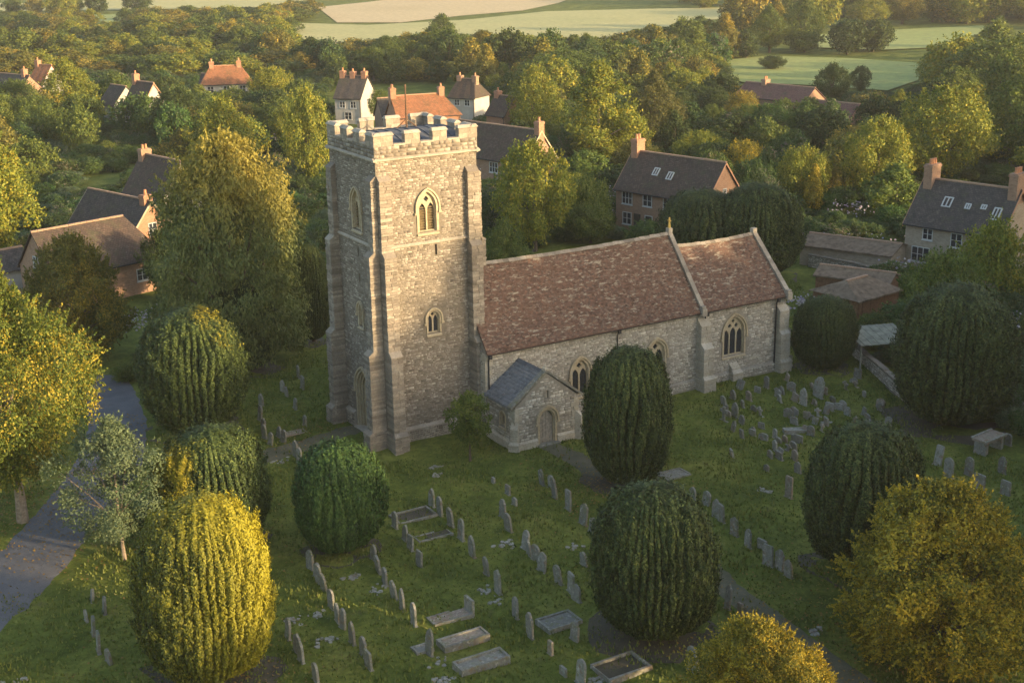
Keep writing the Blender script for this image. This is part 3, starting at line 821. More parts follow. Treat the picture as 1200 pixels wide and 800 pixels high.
# roofs
half = YR-(YS-0.30)
for nm, xa, xb, zr in (('nave_roof', X0-0.02, X0+LN-0.02, ZRN), ('chancel_roof', X0+LN+0.26, X0+LN+LC-0.25, ZRC)):
    mb = MB()
    for s in (-1, 1):
        e = (YR+s*half); 
        mb.hexa([(xa, e, ZE-0.12), (xb, e, ZE-0.12), (xb, YR, zr-0.30), (xa, YR, zr-0.30), (xa, e, ZE-0.02), (xb, e, ZE-0.02), (xb, YR, zr-0.19), (xa, YR, zr-0.19)])
    rf = mb.build(nm, M['clay'], church)
    S = math.hypot(half, zr-ZE)
    roof_field('roof_tiles', (xa, YR-half, ZE), (1, 0, 0), (0, half, zr-ZE), xb-xa, S, 0.19, 0.135, M['clay'], rf)
    roof_field('roof_tiles', (xa, YR+half, ZE), (1, 0, 0), (0, -half, zr-ZE), xb-xa, S, 0.30, 0.24, M['clay'], rf)
    mb = MB(); x = xa
    while x < xb-0.1:
        l = min(0.45, xb-x); j = R.uniform(-0.015, 0.015)-0.14*math.sin(PI*(x-xa)/(xb-xa))
        for s in (-1, 1):
            mb.hexa([(x+.005, YR, zr+0.10+j), (x+l-.005, YR, zr+0.10+j), (x+l-.005, YR+s*0.17, zr-0.08+j), (x+.005, YR+s*0.17, zr-0.08+j),
                     (x+.005, YR, zr+0.14+j), (x+l-.005, YR, zr+0.14+j), (x+l-.005, YR+s*0.20, zr-0.05+j), (x+.005, YR+s*0.20, zr-0.05+j)])
        x += l
    mb.build('ridge_tiles', M['ashlar'], rf, kind='stuff')
# raised gable copings with kneelers and finial
def coping(xc, ze, zr, w, name='gable_coping', m='ashlar'):
    mb = MB(); n = 11
    for s in (-1, 1):
        for k in range(n):
            a0, a1 = k/n, (k+1)/n
            ya, yb = YR+s*(half+0.06)*(1-a0), YR+s*(half+0.06)*(1-a1)
            za, zb = ze+(zr-ze)*a0, ze+(zr-ze)*a1
            j = R.uniform(-0.01, 0.01); g = 0.01*(yb-ya)
            mb.hexa([(xc-w/2, ya+g, za-0.1), (xc+w/2, ya+g, za-0.1), (xc+w/2, yb-g, zb-0.1), (xc-w/2, yb-g, zb-0.1),
                     (xc-w/2+.0, ya+g, za+0.13+j), (xc+w/2-.0, ya+g, za+0.13+j), (xc+w/2-.0, yb-g, zb+0.13+j), (xc-w/2+.0, yb-g, zb+0.13+j)])
    o = mb.build(name, M[m], church)
    for s in (-1, 1):
        mb = MB()
        y = YR+s*(half+0.05)
        mb.box(xc-w/2-0.03, xc+w/2+0.03, y-0.22, y+0.22, ze-0.42, ze+0.12, 0.01)
        mb.box(xc-w/2, xc+w/2, y-0.12, y+0.12, ze+0.12, ze+0.3, 0.01)
        mb.build('kneeler', M[m], o)
    mb = MB(); mb.box(xc-w/2, xc+w/2, YR-0.18, YR+0.18, zr-0.05, zr+0.28, 0.01); mb.build('apex_stone', M[m], o)
    return o
c1 = coping(X0+LN+0.12, ZE+0.12, ZRN+0.12, 0.34)
c2 = coping(X0+LN+LC-0.08, ZE+0.12, ZRC+0.12, 0.38)
mb = MB(); xc = X0+LN+0.12
mb.tube([(xc, YR, ZRN+0.35), (xc, YR, ZRN+0.75)], [0.12, 0.07], 8)
mb.box(xc-0.05, xc+0.05, YR-0.05, YR+0.05, ZRN+0.7, ZRN+1.15); mb.box(xc-0.04, xc+0.04, YR-0.17, YR+0.17, ZRN+0.88, ZRN+0.97)
mb.build('gable_cross', M['gilt'], c1)
# gutters and downpipes
for a, b in ((X0-0.02, X0+LN-0.1), (X0+LN+0.35, X0+LN+LC-0.3)):
    mb = MB(); n = 5
    y, z, r = YR-half-0.06, ZE-0.06, 0.075
    for k in range(n):
        w0, w1 = PI+PI*k/n, PI+PI*(k+1)/n
        mb.quad((a, y+r*math.cos(w0), z+r*math.sin(w0)), (b, y+r*math.cos(w0), z+r*math.sin(w0)), (b, y+r*math.cos(w1), z+r*math.sin(w1)), (a, y+r*math.cos(w1), z+r*math.sin(w1)))
    mb.build('gutter', M['iron'], church)
for x in (X0+0.16, X0+10.3, X0+LN-0.05+0.55, X0+LN+LC-1.0):
    mb = MB(); mb.tube([(x, YR-half-0.06, ZE-0.1), (x, YS-0.13, ZE-0.5), (x, YS-0.13, 0.1)], 0.05, 8)
    mb.box(x-0.1, x+0.1, YR-half-0.16, YR-half+0.05, ZE-0.36, ZE-0.12)
    mb.build('downpipe', M['iron'], church)
# plinth of nave/chancel
for a, b in ((4.8, LN-0.2), (LN+0.75, LN+LC-0.9)):
    mb = MB(); mb.hexa([FNS.p(a, -0.3, 0), FNS.p(b, -0.3, 0), FNS.p(b, -0.3, 0.16), FNS.p(a, -0.3, 0.16), FNS.p(a, 0.7, 0), FNS.p(b, 0.7, 0), FNS.p(b, 0.55, 0.16), FNS.p(a, 0.55, 0.16)])
    mb.build('plinth', M['mortar_pale'], church)
stone_field('plinth_stones', FNS, 4.8, LN-0.2, 0, 0.54, None, M['rubble_pale'], church, proud=(0.165, 0.19), gap=0.008)
stone_field('plinth_stones', FNS, LN+0.75, LN+LC-0.9, 0, 0.54, None, M['rubble_pale'], church, proud=(0.165, 0.19), gap=0.008)
make_buttress(church, FNS, LN-0.15, LN+0.70, [(-0.3, 0.8, 1.15), (0.8, 3.0, 0.92), (3.0, 4.6, 0.55)], 'ashlar_pale', 'mortar_pale')
make_buttress(church, FNS, LN+LC-0.85, LN+LC-0.02, [(-0.3, 0.7, 0.85), (0.7, 2.8, 0.65), (2.8, 4.5, 0.4)], 'ashlar_pale', 'mortar_pale')
make_buttress(church, Frame((X0+LN+LC, YS, 0), (0, 1, 0), (1, 0, 0)), 0.02, 0.85, [(-0.3, 0.7, 0.85), (0.7, 2.8, 0.65), (2.8, 4.5, 0.4)], 'ashlar_pale', 'mortar_pale')
make_buttress(church, FNS, CW[0]-0.35, CW[0]+0.35, [(-0.3, 0.55, 0.62), (0.55, 0.85, 0.35)], 'ashlar_pale', 'mortar_pale')
quoins(church, (FNS, 0.0, 1), (Frame((X0, 0, 0), (0, -1, 0), (-1, 0, 0)), 1.68, -1), 2.6, ZE-0.1, 'ashlar_pale')
make_window(church, FNS, *NW1, 2, label='two-light traceried nave window beside the porch')
make_window(church, FNS, *NW2, 2, label='two-light traceried nave window above the clipped yew')
make_window(church, FNS, *CW, 3, label='large three-light traceried chancel window with broad sill')

# porch
PX0, PX1, PY = 6.50, 11.20, -5.12
PE, PA = 2.92, 4.72
FPF = Frame((PX0, PY, 0), (1, 0, 0), (0, -1, 0))
FPW = Frame((PX0-0.004, YS, 0), (0, -1, 0), (-1, 0, 0))
FPE = Frame((PX1+0.004, PY+0.004, 0), (0, 1, 0), (1, 0, 0))
pw, pl = PX1-PX0, YS-PY
PD = (2.38, 1.05, 0.1, 1.65, 2.32)
PWN = (1.9, 0.62, 1.25, 1.9, 2.2)
mb = MB()
mb.prism([(0, -0.3), (0, PE), (pw/2, PA+0.1), (pw, PE), (pw, -0.3)], FPF, -0.45, 0, [gothic(PD[0], PD[1]+0.4, PD[2]-0.02, PD[3], PD[4]+0.2), rect(2.38, 3.1, 0.26, 0.55)], back=True)
pf = mb.build('porch_wall', M['mortar_pale'], church)
rj3 = arch_reject([(PD[0], PD[1]+0.65, 0, PD[3], PD[4]+0.35), (2.38, 0.4, 3.05, 3.6, 3.75)])
tr3 = trirej(pw, PE, PA+0.1)
stone_field('rubble_stones', FPF, 0.02, pw-0.02, 0.55, PA-0.2, lambda a, b, z0, z1: rj3(a, b, z0, z1) or tr3(a, b, z0, z1), M['rubble_pale'], pf, ch=(0.13, 0.24), cw=(0.2, 0.45), proud=(0.004, 0.03))
mb = MB(); mb.fbox(FPF, 2.2, 2.56, 3.05, 3.7, -0.3, -0.22); mb.build('niche', M['dressing'], pf)
mb = MB(); mb.tube([FPF.p(2.38, 3.14, -0.12), FPF.p(2.38, 3.42, -0.12), FPF.p(2.38, 3.46, -0.12), FPF.p(2.38, 3.58, -0.12)], [0.09, 0.06, 0.05, 0.02], 8); mb.build('niche_figure', M['ashlar_pale'], pf)
for F, wins in ((FPW, [PWN]), (FPE, [])):
    mb = MB(); mb.prism([(0.004, -0.3), (0.004, PE-.004), (pl-.006, PE-.004), (pl-.006, -0.3)], F, -0.4, 0, [hole(a, 0.1) for a in wins], back=True)
    o = mb.build('porch_wall', M['mortar_pale'], church)
    stone_field('rubble_stones', F, 0.02, pl-0.02, 0.5, PE-0.05, arch_reject([wide(a, 0.18) for a in wins]), M['rubble_pale'], o, ch=(0.13, 0.24), cw=(0.2, 0.45), proud=(0.004, 0.03))
make_window(church, FPW, *PWN, 2, fw=0.10, hood=False, label='tiny two-light window in the side of the porch')
for F, segs in ((FPF, ((0, PD[0]-0.75), (PD[0]+0.75, pw))), (FPW, ((0, pl),)), (FPE, ((0, pl),))):
    for a, b in segs:
        mb = MB(); mb.hexa([F.p(a, -0.3, 0), F.p(b, -0.3, 0), F.p(b, -0.3, 0.14), F.p(a, -0.3, 0.14), F.p(a, 0.55, 0), F.p(b, 0.55, 0), F.p(b, 0.42, 0.14), F.p(a, 0.42, 0.14)])
        mb.build('plinth', M['ashlar_pale'], church)
quoins(church, (FPF, 0.0, 1), (FPW, pl, -1), 0.56, PE-0.1, 'ashlar_pale')
quoins(church, (FPF, pw, -1), (FPE, 0.0, 1), 0.56, PE-0.1, 'ashlar_pale')
dn = Vector((-1, -1, 0)).normalized()
make_buttress(church, Frame((PX0-0.02, PY+0.30, 0), (1, -1, 0), dn), -0.02, 0.42, [(-0.3, 0.5, 0.62), (0.5, 1.5, 0.45)], 'ashlar_pale', 'mortar_pale')
dn = Vector((1, -1, 0)).normalized()
make_buttress(church, Frame((PX1-0.28, PY-0.02, 0), (1, 1, 0), dn), 0.02, 0.42, [(-0.3, 0.5, 0.62), (0.5, 1.5, 0.45)], 'ashlar_pale', 'mortar_pale')
mb = MB()
mb.ring(gothic(PD[0], PD[1]+0.4, PD[2], PD[3], PD[4]+0.2, 7), gothic(PD[0], PD[1]+0.1, PD[2], PD[3], PD[4]+0.05, 7), FPF, -0.45, 0.05)
mb.ring(gothic(PD[0], PD[1]+0.1, PD[2], PD[3], PD[4]+0.05, 7), gothic(PD[0], PD[1]-0.04, PD[2], PD[3], PD[4]-0.03, 7), FPF, -0.45, -0.08)
pdw = mb.build('doorway', M['dressing'], church)
for s in (-1, 1):
    mb = MB()
    for k in range(2):
        a = PD[0]+s*(0.01+k*0.25); b = a+s*0.235
        g = gothic(PD[0], PD[1]-0.06, PD[2], PD[3], PD[4]-0.04, 7)
        ztop = lambda x: min(PD[4]-0.06, PD[3]+(PD[4]-PD[3])*(1-(abs(x-PD[0])/(PD[1]/2))**1.6))
        pts = [(a, PD[2]), (a, ztop(a)), ((a+b)/2, ztop((a+b)/2)), (b, ztop(b)), (b, PD[2])]
        mb.prism(pts, FPF, -0.22, -0.17-0.005*k)
    mb.build('door', M['door'], pdw)
mb = MB(); mb.ring(gothic(PD[0], PD[1]+0.66, PD[3]-0.15, PD[3], PD[4]+0.36, 7), gothic(PD[0], PD[1]+0.44, PD[3]-0.15, PD[3], PD[4]+0.23, 7), FPF, 0, 0.13)
for s in (-1, 1): mb.fbox(FPF, PD[0]+s*0.8-0.12, PD[0]+s*0.8+0.12, PD[3]-0.24, PD[3]-0.14, 0, 0.14)
mb.build('hood_mould', M['dressing'], pdw)
mb = MB(); mb.fbox(FPF, PD[0]-0.8, PD[0]+0.8, -0.25, 0.1, -0.4, 0.4, 0.01); mb.build('doorstep', M['grave'], pdw)
xr = (PX0+PX1)/2; ph = pw/2+0.28; ps = PA+0.12-PE
mb = MB()
ya, yb = PY+0.32, YS
for s in (-1, 1):
    e = xr+s*ph
    mb.hexa([(e, ya, PE-0.14), (e, yb, PE-0.14), (xr, yb, PA), (xr, ya, PA), (e, ya, PE-0.02), (e, yb, PE-0.02), (xr, yb, PA+0.11), (xr, ya, PA+0.11)])
pr_ = mb.build('porch_roof', M['stone_slate'], church)
for s in (-1, 1):
    roof_field('roof_slates', (xr+s*ph, ya, PE-0.01), (0, 1, 0), (-s*ph, 0, ps), yb-ya, math.hypot(ph, ps), 0.30, 0.24, M['stone_slate'], pr_, lift=0.07)
mb = MB()
for s in (-1, 1):
    mb.hexa([(xr, ya, PA+0.13), (xr, yb, PA+0.13), (xr+s*0.22, yb, PA-0.03), (xr+s*0.22, ya, PA-0.03), (xr, ya, PA+0.2), (xr, yb, PA+0.2), (xr+s*0.24, yb, PA+0.02), (xr+s*0.24, ya, PA+0.02)])
mb.build('ridge_slates', M['lead'], pr_)
mb = MB()
for s in (-1, 1):
    for k in range(6):
        a0, a1 = k/6, (k+1)/6
        x0_, x1_ = xr+s*(ph+0.05)*(1-a0), xr+s*(ph+0.05)*(1-a1)
        z0_, z1_ = PE-0.02+(ps+0.1)*a0, PE-0.02+(ps+0.1)*a1
        mb.hexa([(x0_, PY-0.08, z0_-0.05), (x1_, PY-0.08, z1_-0.05), (x1_, PY+0.38, z1_-0.05), (x0_, PY+0.38, z0_-0.05),
                 (x0_, PY-0.08, z0_+0.12), (x1_, PY-0.08, z1_+0.12), (x1_, PY+0.38, z1_+0.12), (x0_, PY+0.38, z0_+0.12)])
pc = mb.build('gable_coping', M['grave'], church)
mb = MB(); mb.box(xr-0.13, xr+0.13, PY-0.06, PY+0.3, PA+0.15, PA+0.42, 0.01); mb.tube([(xr, PY+0.1, PA+0.4), (xr, PY+0.1, PA+0.75)], [0.1, 0.04], 6)
mb.build('apex_stone', M['ashlar_pale'], pc)

#==SECTION3==
# ------------------------------------------------------------------ ground, road, paths, fields
def axis(lo, hi, fine_lo, fine_hi, step):
    a = list(np.arange(fine_lo, fine_hi+1e-6, step))
    x = fine_hi; s = step
    while x < hi: s *= 1.22; x = min(x+s, hi); a.append(x)
    x = fine_lo; s = step; b = []
    while x > lo: s *= 1.22; x = max(x-s, lo); b.append(x)
    return np.array(b[::-1]+a)
xs = axis(-2600, 3200, -62, 80, 0.8); ys = axis(-900, 4200, -62, 80, 0.8)
XX, YY = np.meshgrid(xs, ys)
nx, ny = len(xs), len(ys)
co = np.stack([XX.ravel(), YY.ravel(), ground_h(XX, YY).ravel()], 1)
ii = (np.arange(ny-1)[:, None]*nx+np.arange(nx-1)[None, :]).ravel()
ground = mobj('ground', index_mesh('ground', co, np.stack([ii, ii+1, ii+nx+1, ii+nx], 1), M['ground'], smooth=True), kind='structure')

def strip(name, left, right, m, sub=4, lift=0.045, kind='structure', step=1.2):
    """ribbon between two world polylines, following the ground"""
    def resample(p, n):
        p = np.array(p)[:, :2]; s = np.r_[0, np.cumsum(np.hypot(*np.diff(p, axis=0).T))]
        t = np.linspace(0, s[-1], n)
        return np.stack([np.interp(t, s, p[:, 0]), np.interp(t, s, p[:, 1])], 1)
    n = max(4, int(np.hypot(*np.diff(np.array(left)[:, :2], axis=0).T).sum()/step))
    a, b = resample(left, n), resample(right, n)
    rs = np.random.RandomState(3)
    a = a+rs.uniform(-.07, .07, a.shape); b = b+rs.uniform(-.07, .07, b.shape)
    rows = []
    for k in range(sub+1):
        t = k/sub
        p = a*(1-t)+b*t
        z = ground_h(p[:, 0], p[:, 1])+(lift if 0 < k < sub else -0.02)
        rows.append(np.c_[p, z])
    co = np.concatenate(rows)
    i = (np.arange(sub)[:, None]*n+np.arange(n-1)[None, :]).ravel()
    return mobj(name, index_mesh(name, co, np.stack([i, i+1, i+n+1, i+n], 1), m, smooth=True), kind=kind)
gp = lambda pts: [G(*p) for p in pts]
strip('driveway', gp([(-160, 760), (0, 640), (52, 590), (88, 535), (102, 495), (98, 462), (112, 440)]),
      gp([(-60, 860), (0, 742), (72, 672), (128, 605), (172, 540), (176, 500), (166, 468), (150, 440)]), M['asphalt'], sub=8)
strip('footpath', gp([(436, 492), (400, 499), (310, 525), (230, 556), (165, 590)]), gp([(436, 507), (400, 515), (310, 545), (225, 580), (160, 612)]), M['gravel'])
strip('footpath', gp([(650, 517), (688, 530), (745, 568), (815, 630), (880, 690), (955, 745), (1030, 800), (1080, 840)]),
      gp([(628, 524), (670, 545), (722, 585), (795, 655), (850, 705), (920, 765), (985, 815), (1030, 850)]), M['gravel'])
def patch(cx, cy, rx, ry, m, name='bare_ground'):
    P = G(cx, cy); n = 18; mb = MB()
    pts = []
    for k in range(n):
        a = 2*PI*k/n; q = R.uniform(0.75, 1.15)
        x, y = P[0]+math.cos(a)*rx*q, P[1]+math.sin(a)*ry*q
        pts.append((x, y, float(ground_h(x, y))+0.012))
    c = (P[0], P[1], float(ground_h(P[0], P[1]))+0.035)
    for k in range(n): mb.poly([c, pts[k], pts[(k+1) % n]])
    mb.build(name, m, kind='structure')
def in_poly(x, y, poly):
    """vectorised point in polygon"""
    x = np.asarray(x); y = np.asarray(y); r = np.zeros(x.shape, bool)
    n = len(poly)
    for i in range(n):
        x0, y0 = poly[i]; x1, y1 = poly[(i+1) % n]
        c = ((y0 > y) != (y1 > y)) & (x < (x1-x0)*(y-y0)/((y1-y0) or 1e-9)+x0)
        r ^= c
    return r
FIELDS = [('straw_field', 'straw', [(372, 9), (430, 3), (520, -8), (700, -14), (655, 4), (612, 13), (540, 19), (470, 27), (395, 27)]),
          ('pale_field', 'palefield', [(330, 27), (430, 30), (545, 24), (640, 14), (760, 11), (870, 9), (1010, 5), (1010, 12), (900, 18), (832, 24), (760, 36), (700, 48), (600, 44), (500, 42), (420, 52), (360, 50)]),
          ('pale_field', 'palefield', [(-120, 6), (60, 4), (210, -6), (330, -10), (380, -2), (300, 9), (150, 12), (0, 14), (-120, 16)]),
          ('meadow', 'greenfield', [(82, 19), (150, 17), (158, 27), (85, 30)]),
          ('meadow', 'palefield', [(-80, 44), (60, 44), (82, 56), (20, 62), (-80, 60)]),
          ('meadow', 'greenfield', [(955, 42), (1050, 36), (1152, 31), (1158, 40), (1120, 56), (1030, 60), (958, 57)]),
          ('meadow', 'greenfield', [(850, 72), (900, 67), (1000, 70), (1085, 76), (1075, 96), (1040, 108), (960, 102), (870, 98), (846, 88)]),
          ('pale_field', 'palefield', [(1020, 2), (1200, -2), (1300, -4), (1300, 4), (1150, 10), (1030, 12)]),
          ('straw_field', 'straw', [(700, -20), (1300, -34), (1300, -26), (900, -14), (720, -10)])]
for k, (nm, mt, poly) in enumerate(FIELDS):
    mb = MB(); mb.poly([(G(*p)[0], G(*p)[1], 0.12+0.03*k) for p in poly]); mb.build(nm, M[mt], kind='structure')
LAWNS = [[(100, 207), (146, 204), (148, 222), (108, 226)], [(60, 395), (130, 372), (185, 360), (190, 392), (160, 440), (100, 450)],
         [(930, 318), (985, 318), (975, 340), (935, 360)], [(930, 287), (1060, 283), (1062, 300), (950, 312)]]

# ------------------------------------------------------------------ graves
def outline(kind, w, h):
    if kind == 'round': return [(-w/2, -0.3)]+[(-w/2*math.cos(a*PI/8), h-w*0.42+w*0.42*math.sin(a*PI/8)) for a in range(9)]+[(w/2, -0.3)]
    if kind == 'pointed': return gothic(0, w, -0.3, h-w*0.75, h, 4)
    if kind == 'square': return [(-w/2, -0.3), (-w/2, h-0.06), (-w/2+0.05, h), (w/2-0.05, h), (w/2, h-0.06), (w/2, -0.3)]
    if kind == 'shoulder': return [(-w/2, -0.3), (-w/2, h*0.80), (-w*0.36, h*0.82)]+[(-w*0.34*math.cos(a*PI/6), h*0.84+h*0.16*math.sin(a*PI/6)) for a in range(7)]+[(w*0.36, h*0.82), (w/2, h*0.80), (w/2, -0.3)]
    if kind == 'ogee': return [(-w/2, -0.3), (-w/2, h*0.78), (-w*0.44, h*0.86), (-w*0.3, h*0.88), (-w*0.16, h*0.95), (0, h), (w*0.16, h*0.95), (w*0.3, h*0.88), (w*0.44, h*0.86), (w/2, h*0.78), (w/2, -0.3)]
    if kind == 'cross':
        a = w*0.15
        return [(-a*1.3, -0.3), (-a, h*0.62), (-w/2, h*0.62), (-w/2, h*0.80), (-a, h*0.80), (-a, h), (a, h), (a, h*0.80), (w/2, h*0.80), (w/2, h*0.62), (a, h*0.62), (a*1.3, -0.3)]
GMESH = {}
FG = Frame((0, 0, 0), (0, 1, 0), (-1, 0, 0))
for kd, nm in (('round', 'round-topped'), ('pointed', 'pointed'), ('square', 'square-topped'), ('shoulder', 'round-shouldered'), ('ogee', 'wavy-topped'), ('cross', 'cross-shaped')):
    mb = MB(); o = outline(kd, 0.62 if kd != 'cross' else 0.6, 1.0)
    i = [(u*0.93, z-0.025 if z > 0 else z) for u, z in o]
    mb.prism(o, FG, -0.05, 0.04, back=True)
    # chamfer: smaller face proud of both sides
    mb.prism(i, FG, -0.062, 0.052, back=True)
    mb.fbox(FG, -0.36, 0.36, -0.3, 0.04, -0.09, 0.08, 0.01)
    GMESH[kd] = (mb.mesh('headstone_'+kd, M['grave']), nm)
def grave_at(x, y, label, kind='round', h=0.85, w=1.0, tilt=0, lean=0, yaw=0, group=None, mat=None, name='headstone'):
    z = float(ground_h(x, y))-0.02
    o = mobj(name, GMESH[kind][0], None, (x, y, z), label=label, cat='gravestone', group=group)
    o.rotation_euler = (math.radians(lean), math.radians(tilt), math.radians(yaw))
    o.scale = (1.15, w, h)
    if mat:
        o.material_slots[0].link = 'OBJECT'; o.material_slots[0].material = M[mat]
    return o
ORD = ['first', 'second', 'third', 'fourth', 'fifth', 'sixth', 'seventh', 'eighth', 'ninth', 'tenth', 'eleventh', 'twelfth', 'thirteenth', 'fourteenth', 'fifteenth']
KI = ['round', 'pointed', 'round', 'shoulder', 'square', 'ogee', 'round', 'pointed']
def grave_row(desc, pts, ox, oy, s, hs=None, group=None, kinds=None):
    for i, p in enumerate(pts):
        P = G(ox+p[0]/s, oy+p[1]/s)
        kd = (kinds[i] if kinds else R.choice(KI))
        h = (hs[i] if hs else R.uniform(0.75, 1.05))*1.1
        lab = '%s %s headstone from the church %s' % (ORD[i], GMESH[kd][1], desc)
        grave_at(P[0], P[1], lab, kd, h, R.uniform(0.85, 1.1), R.uniform(-7, 7), R.uniform(-4, 4), R.uniform(-8, 8), group=group)
S2 = 2.857
grave_row('in the row left below the round bushy tree', [(95, 415), (118, 450), (128, 470), (143, 492), (167, 545), (188, 590), (205, 615), (238, 675), (275, 718), (292, 750)], 330, 520, S2, group='row of headstones left of the round tree')
grave_row('in the row right of the round bushy tree', [(308, 395), (325, 430), (345, 465), (378, 515), (405, 560), (443, 610), (493, 705)], 330, 520, S2, [0.8, 0.9, 0.85, 0.95, 1.05, 1.05, 1.2], group='row of headstones right of the round tree')
grave_row('in the short row beside the stone-kerbed grave', [(380, 285), (412, 325), (430, 352), (460, 402)], 330, 520, S2, group='short row beside the kerbed grave')
grave_row('in the long middle row', [(502, 200), (530, 232), (567, 270), (600, 315), (638, 365), (687, 430), (724, 497), (782, 568), (832, 637)], 330, 520, S2, [1.0, 1.05, 1.1, 1.1, 1.1, 1.0, 1.15, 1.0, 1.25], group='long middle row of headstones')
grave_row('in the row left of the lower yew', [(140, 250), (160, 290), (213, 348), (230, 372), (252, 392), (270, 428), (328, 470), (368, 500), (386, 525)], 540, 520, S2, group='row of headstones left of the near right yew')
grave_row('in the short row between porch and yew', [(272, 135), (303, 150), (316, 185), (360, 225), (408, 272), (440, 300), (412, 415)], 540, 520, S2, [0.95, 0.8, 1.2, 1.15, 1.15, 0.9, 0.7], group='short row between porch and yew')
grave_row('in the row beyond the gravel path', [(175, 180), (220, 202), (254, 250), (273, 268), (315, 308), (360, 342), (410, 350), (428, 402), (465, 415), (497, 440)], 750, 520, S2, [0.7, 0.8, 1.0, 1.0, 1.0, .95, .6, 1.05, 1.0, .9], group='row of headstones along the gravel path')
grave_row('beside the golden yew at bottom left', [(50, 690), (65, 722), (115, 790), (20, 640)], 330, 520, S2, group='headstones beside the golden yew')
grave_row('in the small row near the driveway', [(308, 520), (350, 565), (290, 592), (313, 640), (330, 692), (365, 728)], 0, 520, S2, [.6, .8, .6, .9, .9, .7], group='headstones on the grass near the driveway')
grave_row('in the edge-on row left of the tower', [(290, 205), (320, 243), (400, 130), (425, 195), (375, 335), (440, 440)], 280, 420, 5.71, [.8, .7, .9, .9, .7, .7], group='headstones left of the tower')
grave_row('in the row beside the big half-golden yew', [(140, 410), (163, 465), (172, 515), (210, 572), (150, 305)], 280, 420, 5.71, group='headstones beside the half-golden yew')
grave_row('beside the path to the tower', [(265, 505), (295, 547), (378, 655), (402, 695), (430, 742)], 280, 420, 5.71, [.7, .8, 1, 1, .8], group='headstones beside the tower path')
def one(px, py, lab, **k):
    P = G(px, py); return grave_at(P[0], P[1], lab, **k)
one(852, 712, 'tall thin leaning headstone with mossy yellow edge beside the gravel path', kind='ogee', h=1.35, w=0.6, tilt=5)
one(867, 729, 'narrow golden-lichened headstone just below the tall one by the path', kind='square', h=1.0, w=0.55, mat='grave_brown')
one(813, 785, 'large pale round-topped headstone under the near right yew', kind='round', h=1.35, w=1.1, tilt=-6)
one(680, 800, 'broad headstone at the bottom edge left of the rubble grave', kind='round', h=1.25, w=1.05, tilt=4)
one(673, 748, 'leaning headstone at the head of the broken-edged grave', kind='shoulder', h=1.1, w=1.0, lean=6)
one(645, 765, 'small headstone grown over with yellow-green moss', kind='square', h=0.7, w=0.6, mat='grave_brown')
one(660, 790, 'low broken stump of a headstone near the bottom edge', kind='square', h=0.45, w=0.8)
one(924, 583, 'tall dark headstone standing alone left of the right-hand yew', kind='square', h=1.35, w=0.9, mat='grave_brown')
one(595, 578, 'small headstone alone on the grass below the porch', kind='square', h=0.6, w=0.8)
one(603, 591, 'low pale stone beside the small headstone below the porch', kind='round', h=0.5, w=0.8, mat='grave_pale')
one(578, 566, 'tiny white stone under the young tree by the porch', kind='square', h=0.35, w=0.5, mat='grave_pale')
one(1098, 545, 'pale bluish leaning headstone under the large right-hand yew', kind='square', h=1.3, w=0.9, tilt=10, mat='grave_pale')
one(1111, 560, 'dark slab-like headstone next to the pale bluish one', kind='round', h=1.25, w=1.1, mat='grave')
one(1135, 557, 'round-topped headstone, one of two standing close right of the dark slab', kind='round', h=1.2, w=1.0)
one(1147, 572, 'square headstone behind the golden bush, right of the round-topped one', kind='square', h=1.0, w=1.3)
one(1174, 551, 'upright headstone below the table tomb at the right edge', kind='shoulder', h=1.1, w=0.9)
one(1178, 577, 'squat headstone with white top near the right edge', kind='square', h=0.9, w=1.1)
one(1181, 522, 'small round headstone right of the table tomb', kind='round', h=0.8, w=0.8)
one(1190, 505, 'low boulder-like gravestone in the hedge shade at the right edge', kind='round', h=0.9, w=1.4)
one(958, 465, 'large pale leaning headstone nearest the clipped yew by the chancel', kind='shoulder', h=1.5, w=1.5, tilt=8, mat='grave_pale')
one(941, 475, 'pointed pale headstone standing apart in the chancel grass', kind='pointed', h=1.25, w=1.1, mat='grave_pale')
one(848, 492, 'cross-shaped headstone closest to the chancel buttress', kind='cross', h=1.0, w=1.2)
one(861, 488, 'dark pointed headstone beside the cross near the chancel', kind='pointed', h=1.1, w=1.0)
one(866, 455, 'tilted flat-topped stone under the chancel window', kind='square', h=0.7, w=1.1, tilt=20)
one(898, 456, 'round wheel-headed gravestone out from the chancel corner', kind='round', h=0.9, w=0.8)
EAST = [(215, 235), (305, 330), (310, 400), (345, 222), (370, 268), (405, 290), (410, 352), (420, 410), (480, 400), (480, 478), (497, 512), (505, 232), (515, 190), (490, 195), (516, 108), (540, 118),
        (565, 178), (580, 335), (548, 300), (640, 380), (668, 402), (685, 242), (705, 300), (765, 272), (810, 268), (785, 222), (855, 300), (750, 352), (830, 262), (905, 352), (975, 352), (590, 430), (578, 470), (582, 520), (600, 580), (365, 385), (735, 180), (890, 120), (850, 150), (910, 100), (945, 190), (500, 430), (435, 575), (940, 300)]
EG = []
_g = np.random.RandomState(8)
for _k in range(34):
    EAST.append((_g.uniform(200, 1080), _g.uniform(120, 520)))
EAST = [(a, b) for a, b in EAST if b > 95+0*a and not (a > 760 and b > 390) and b > 250-0.25*a]
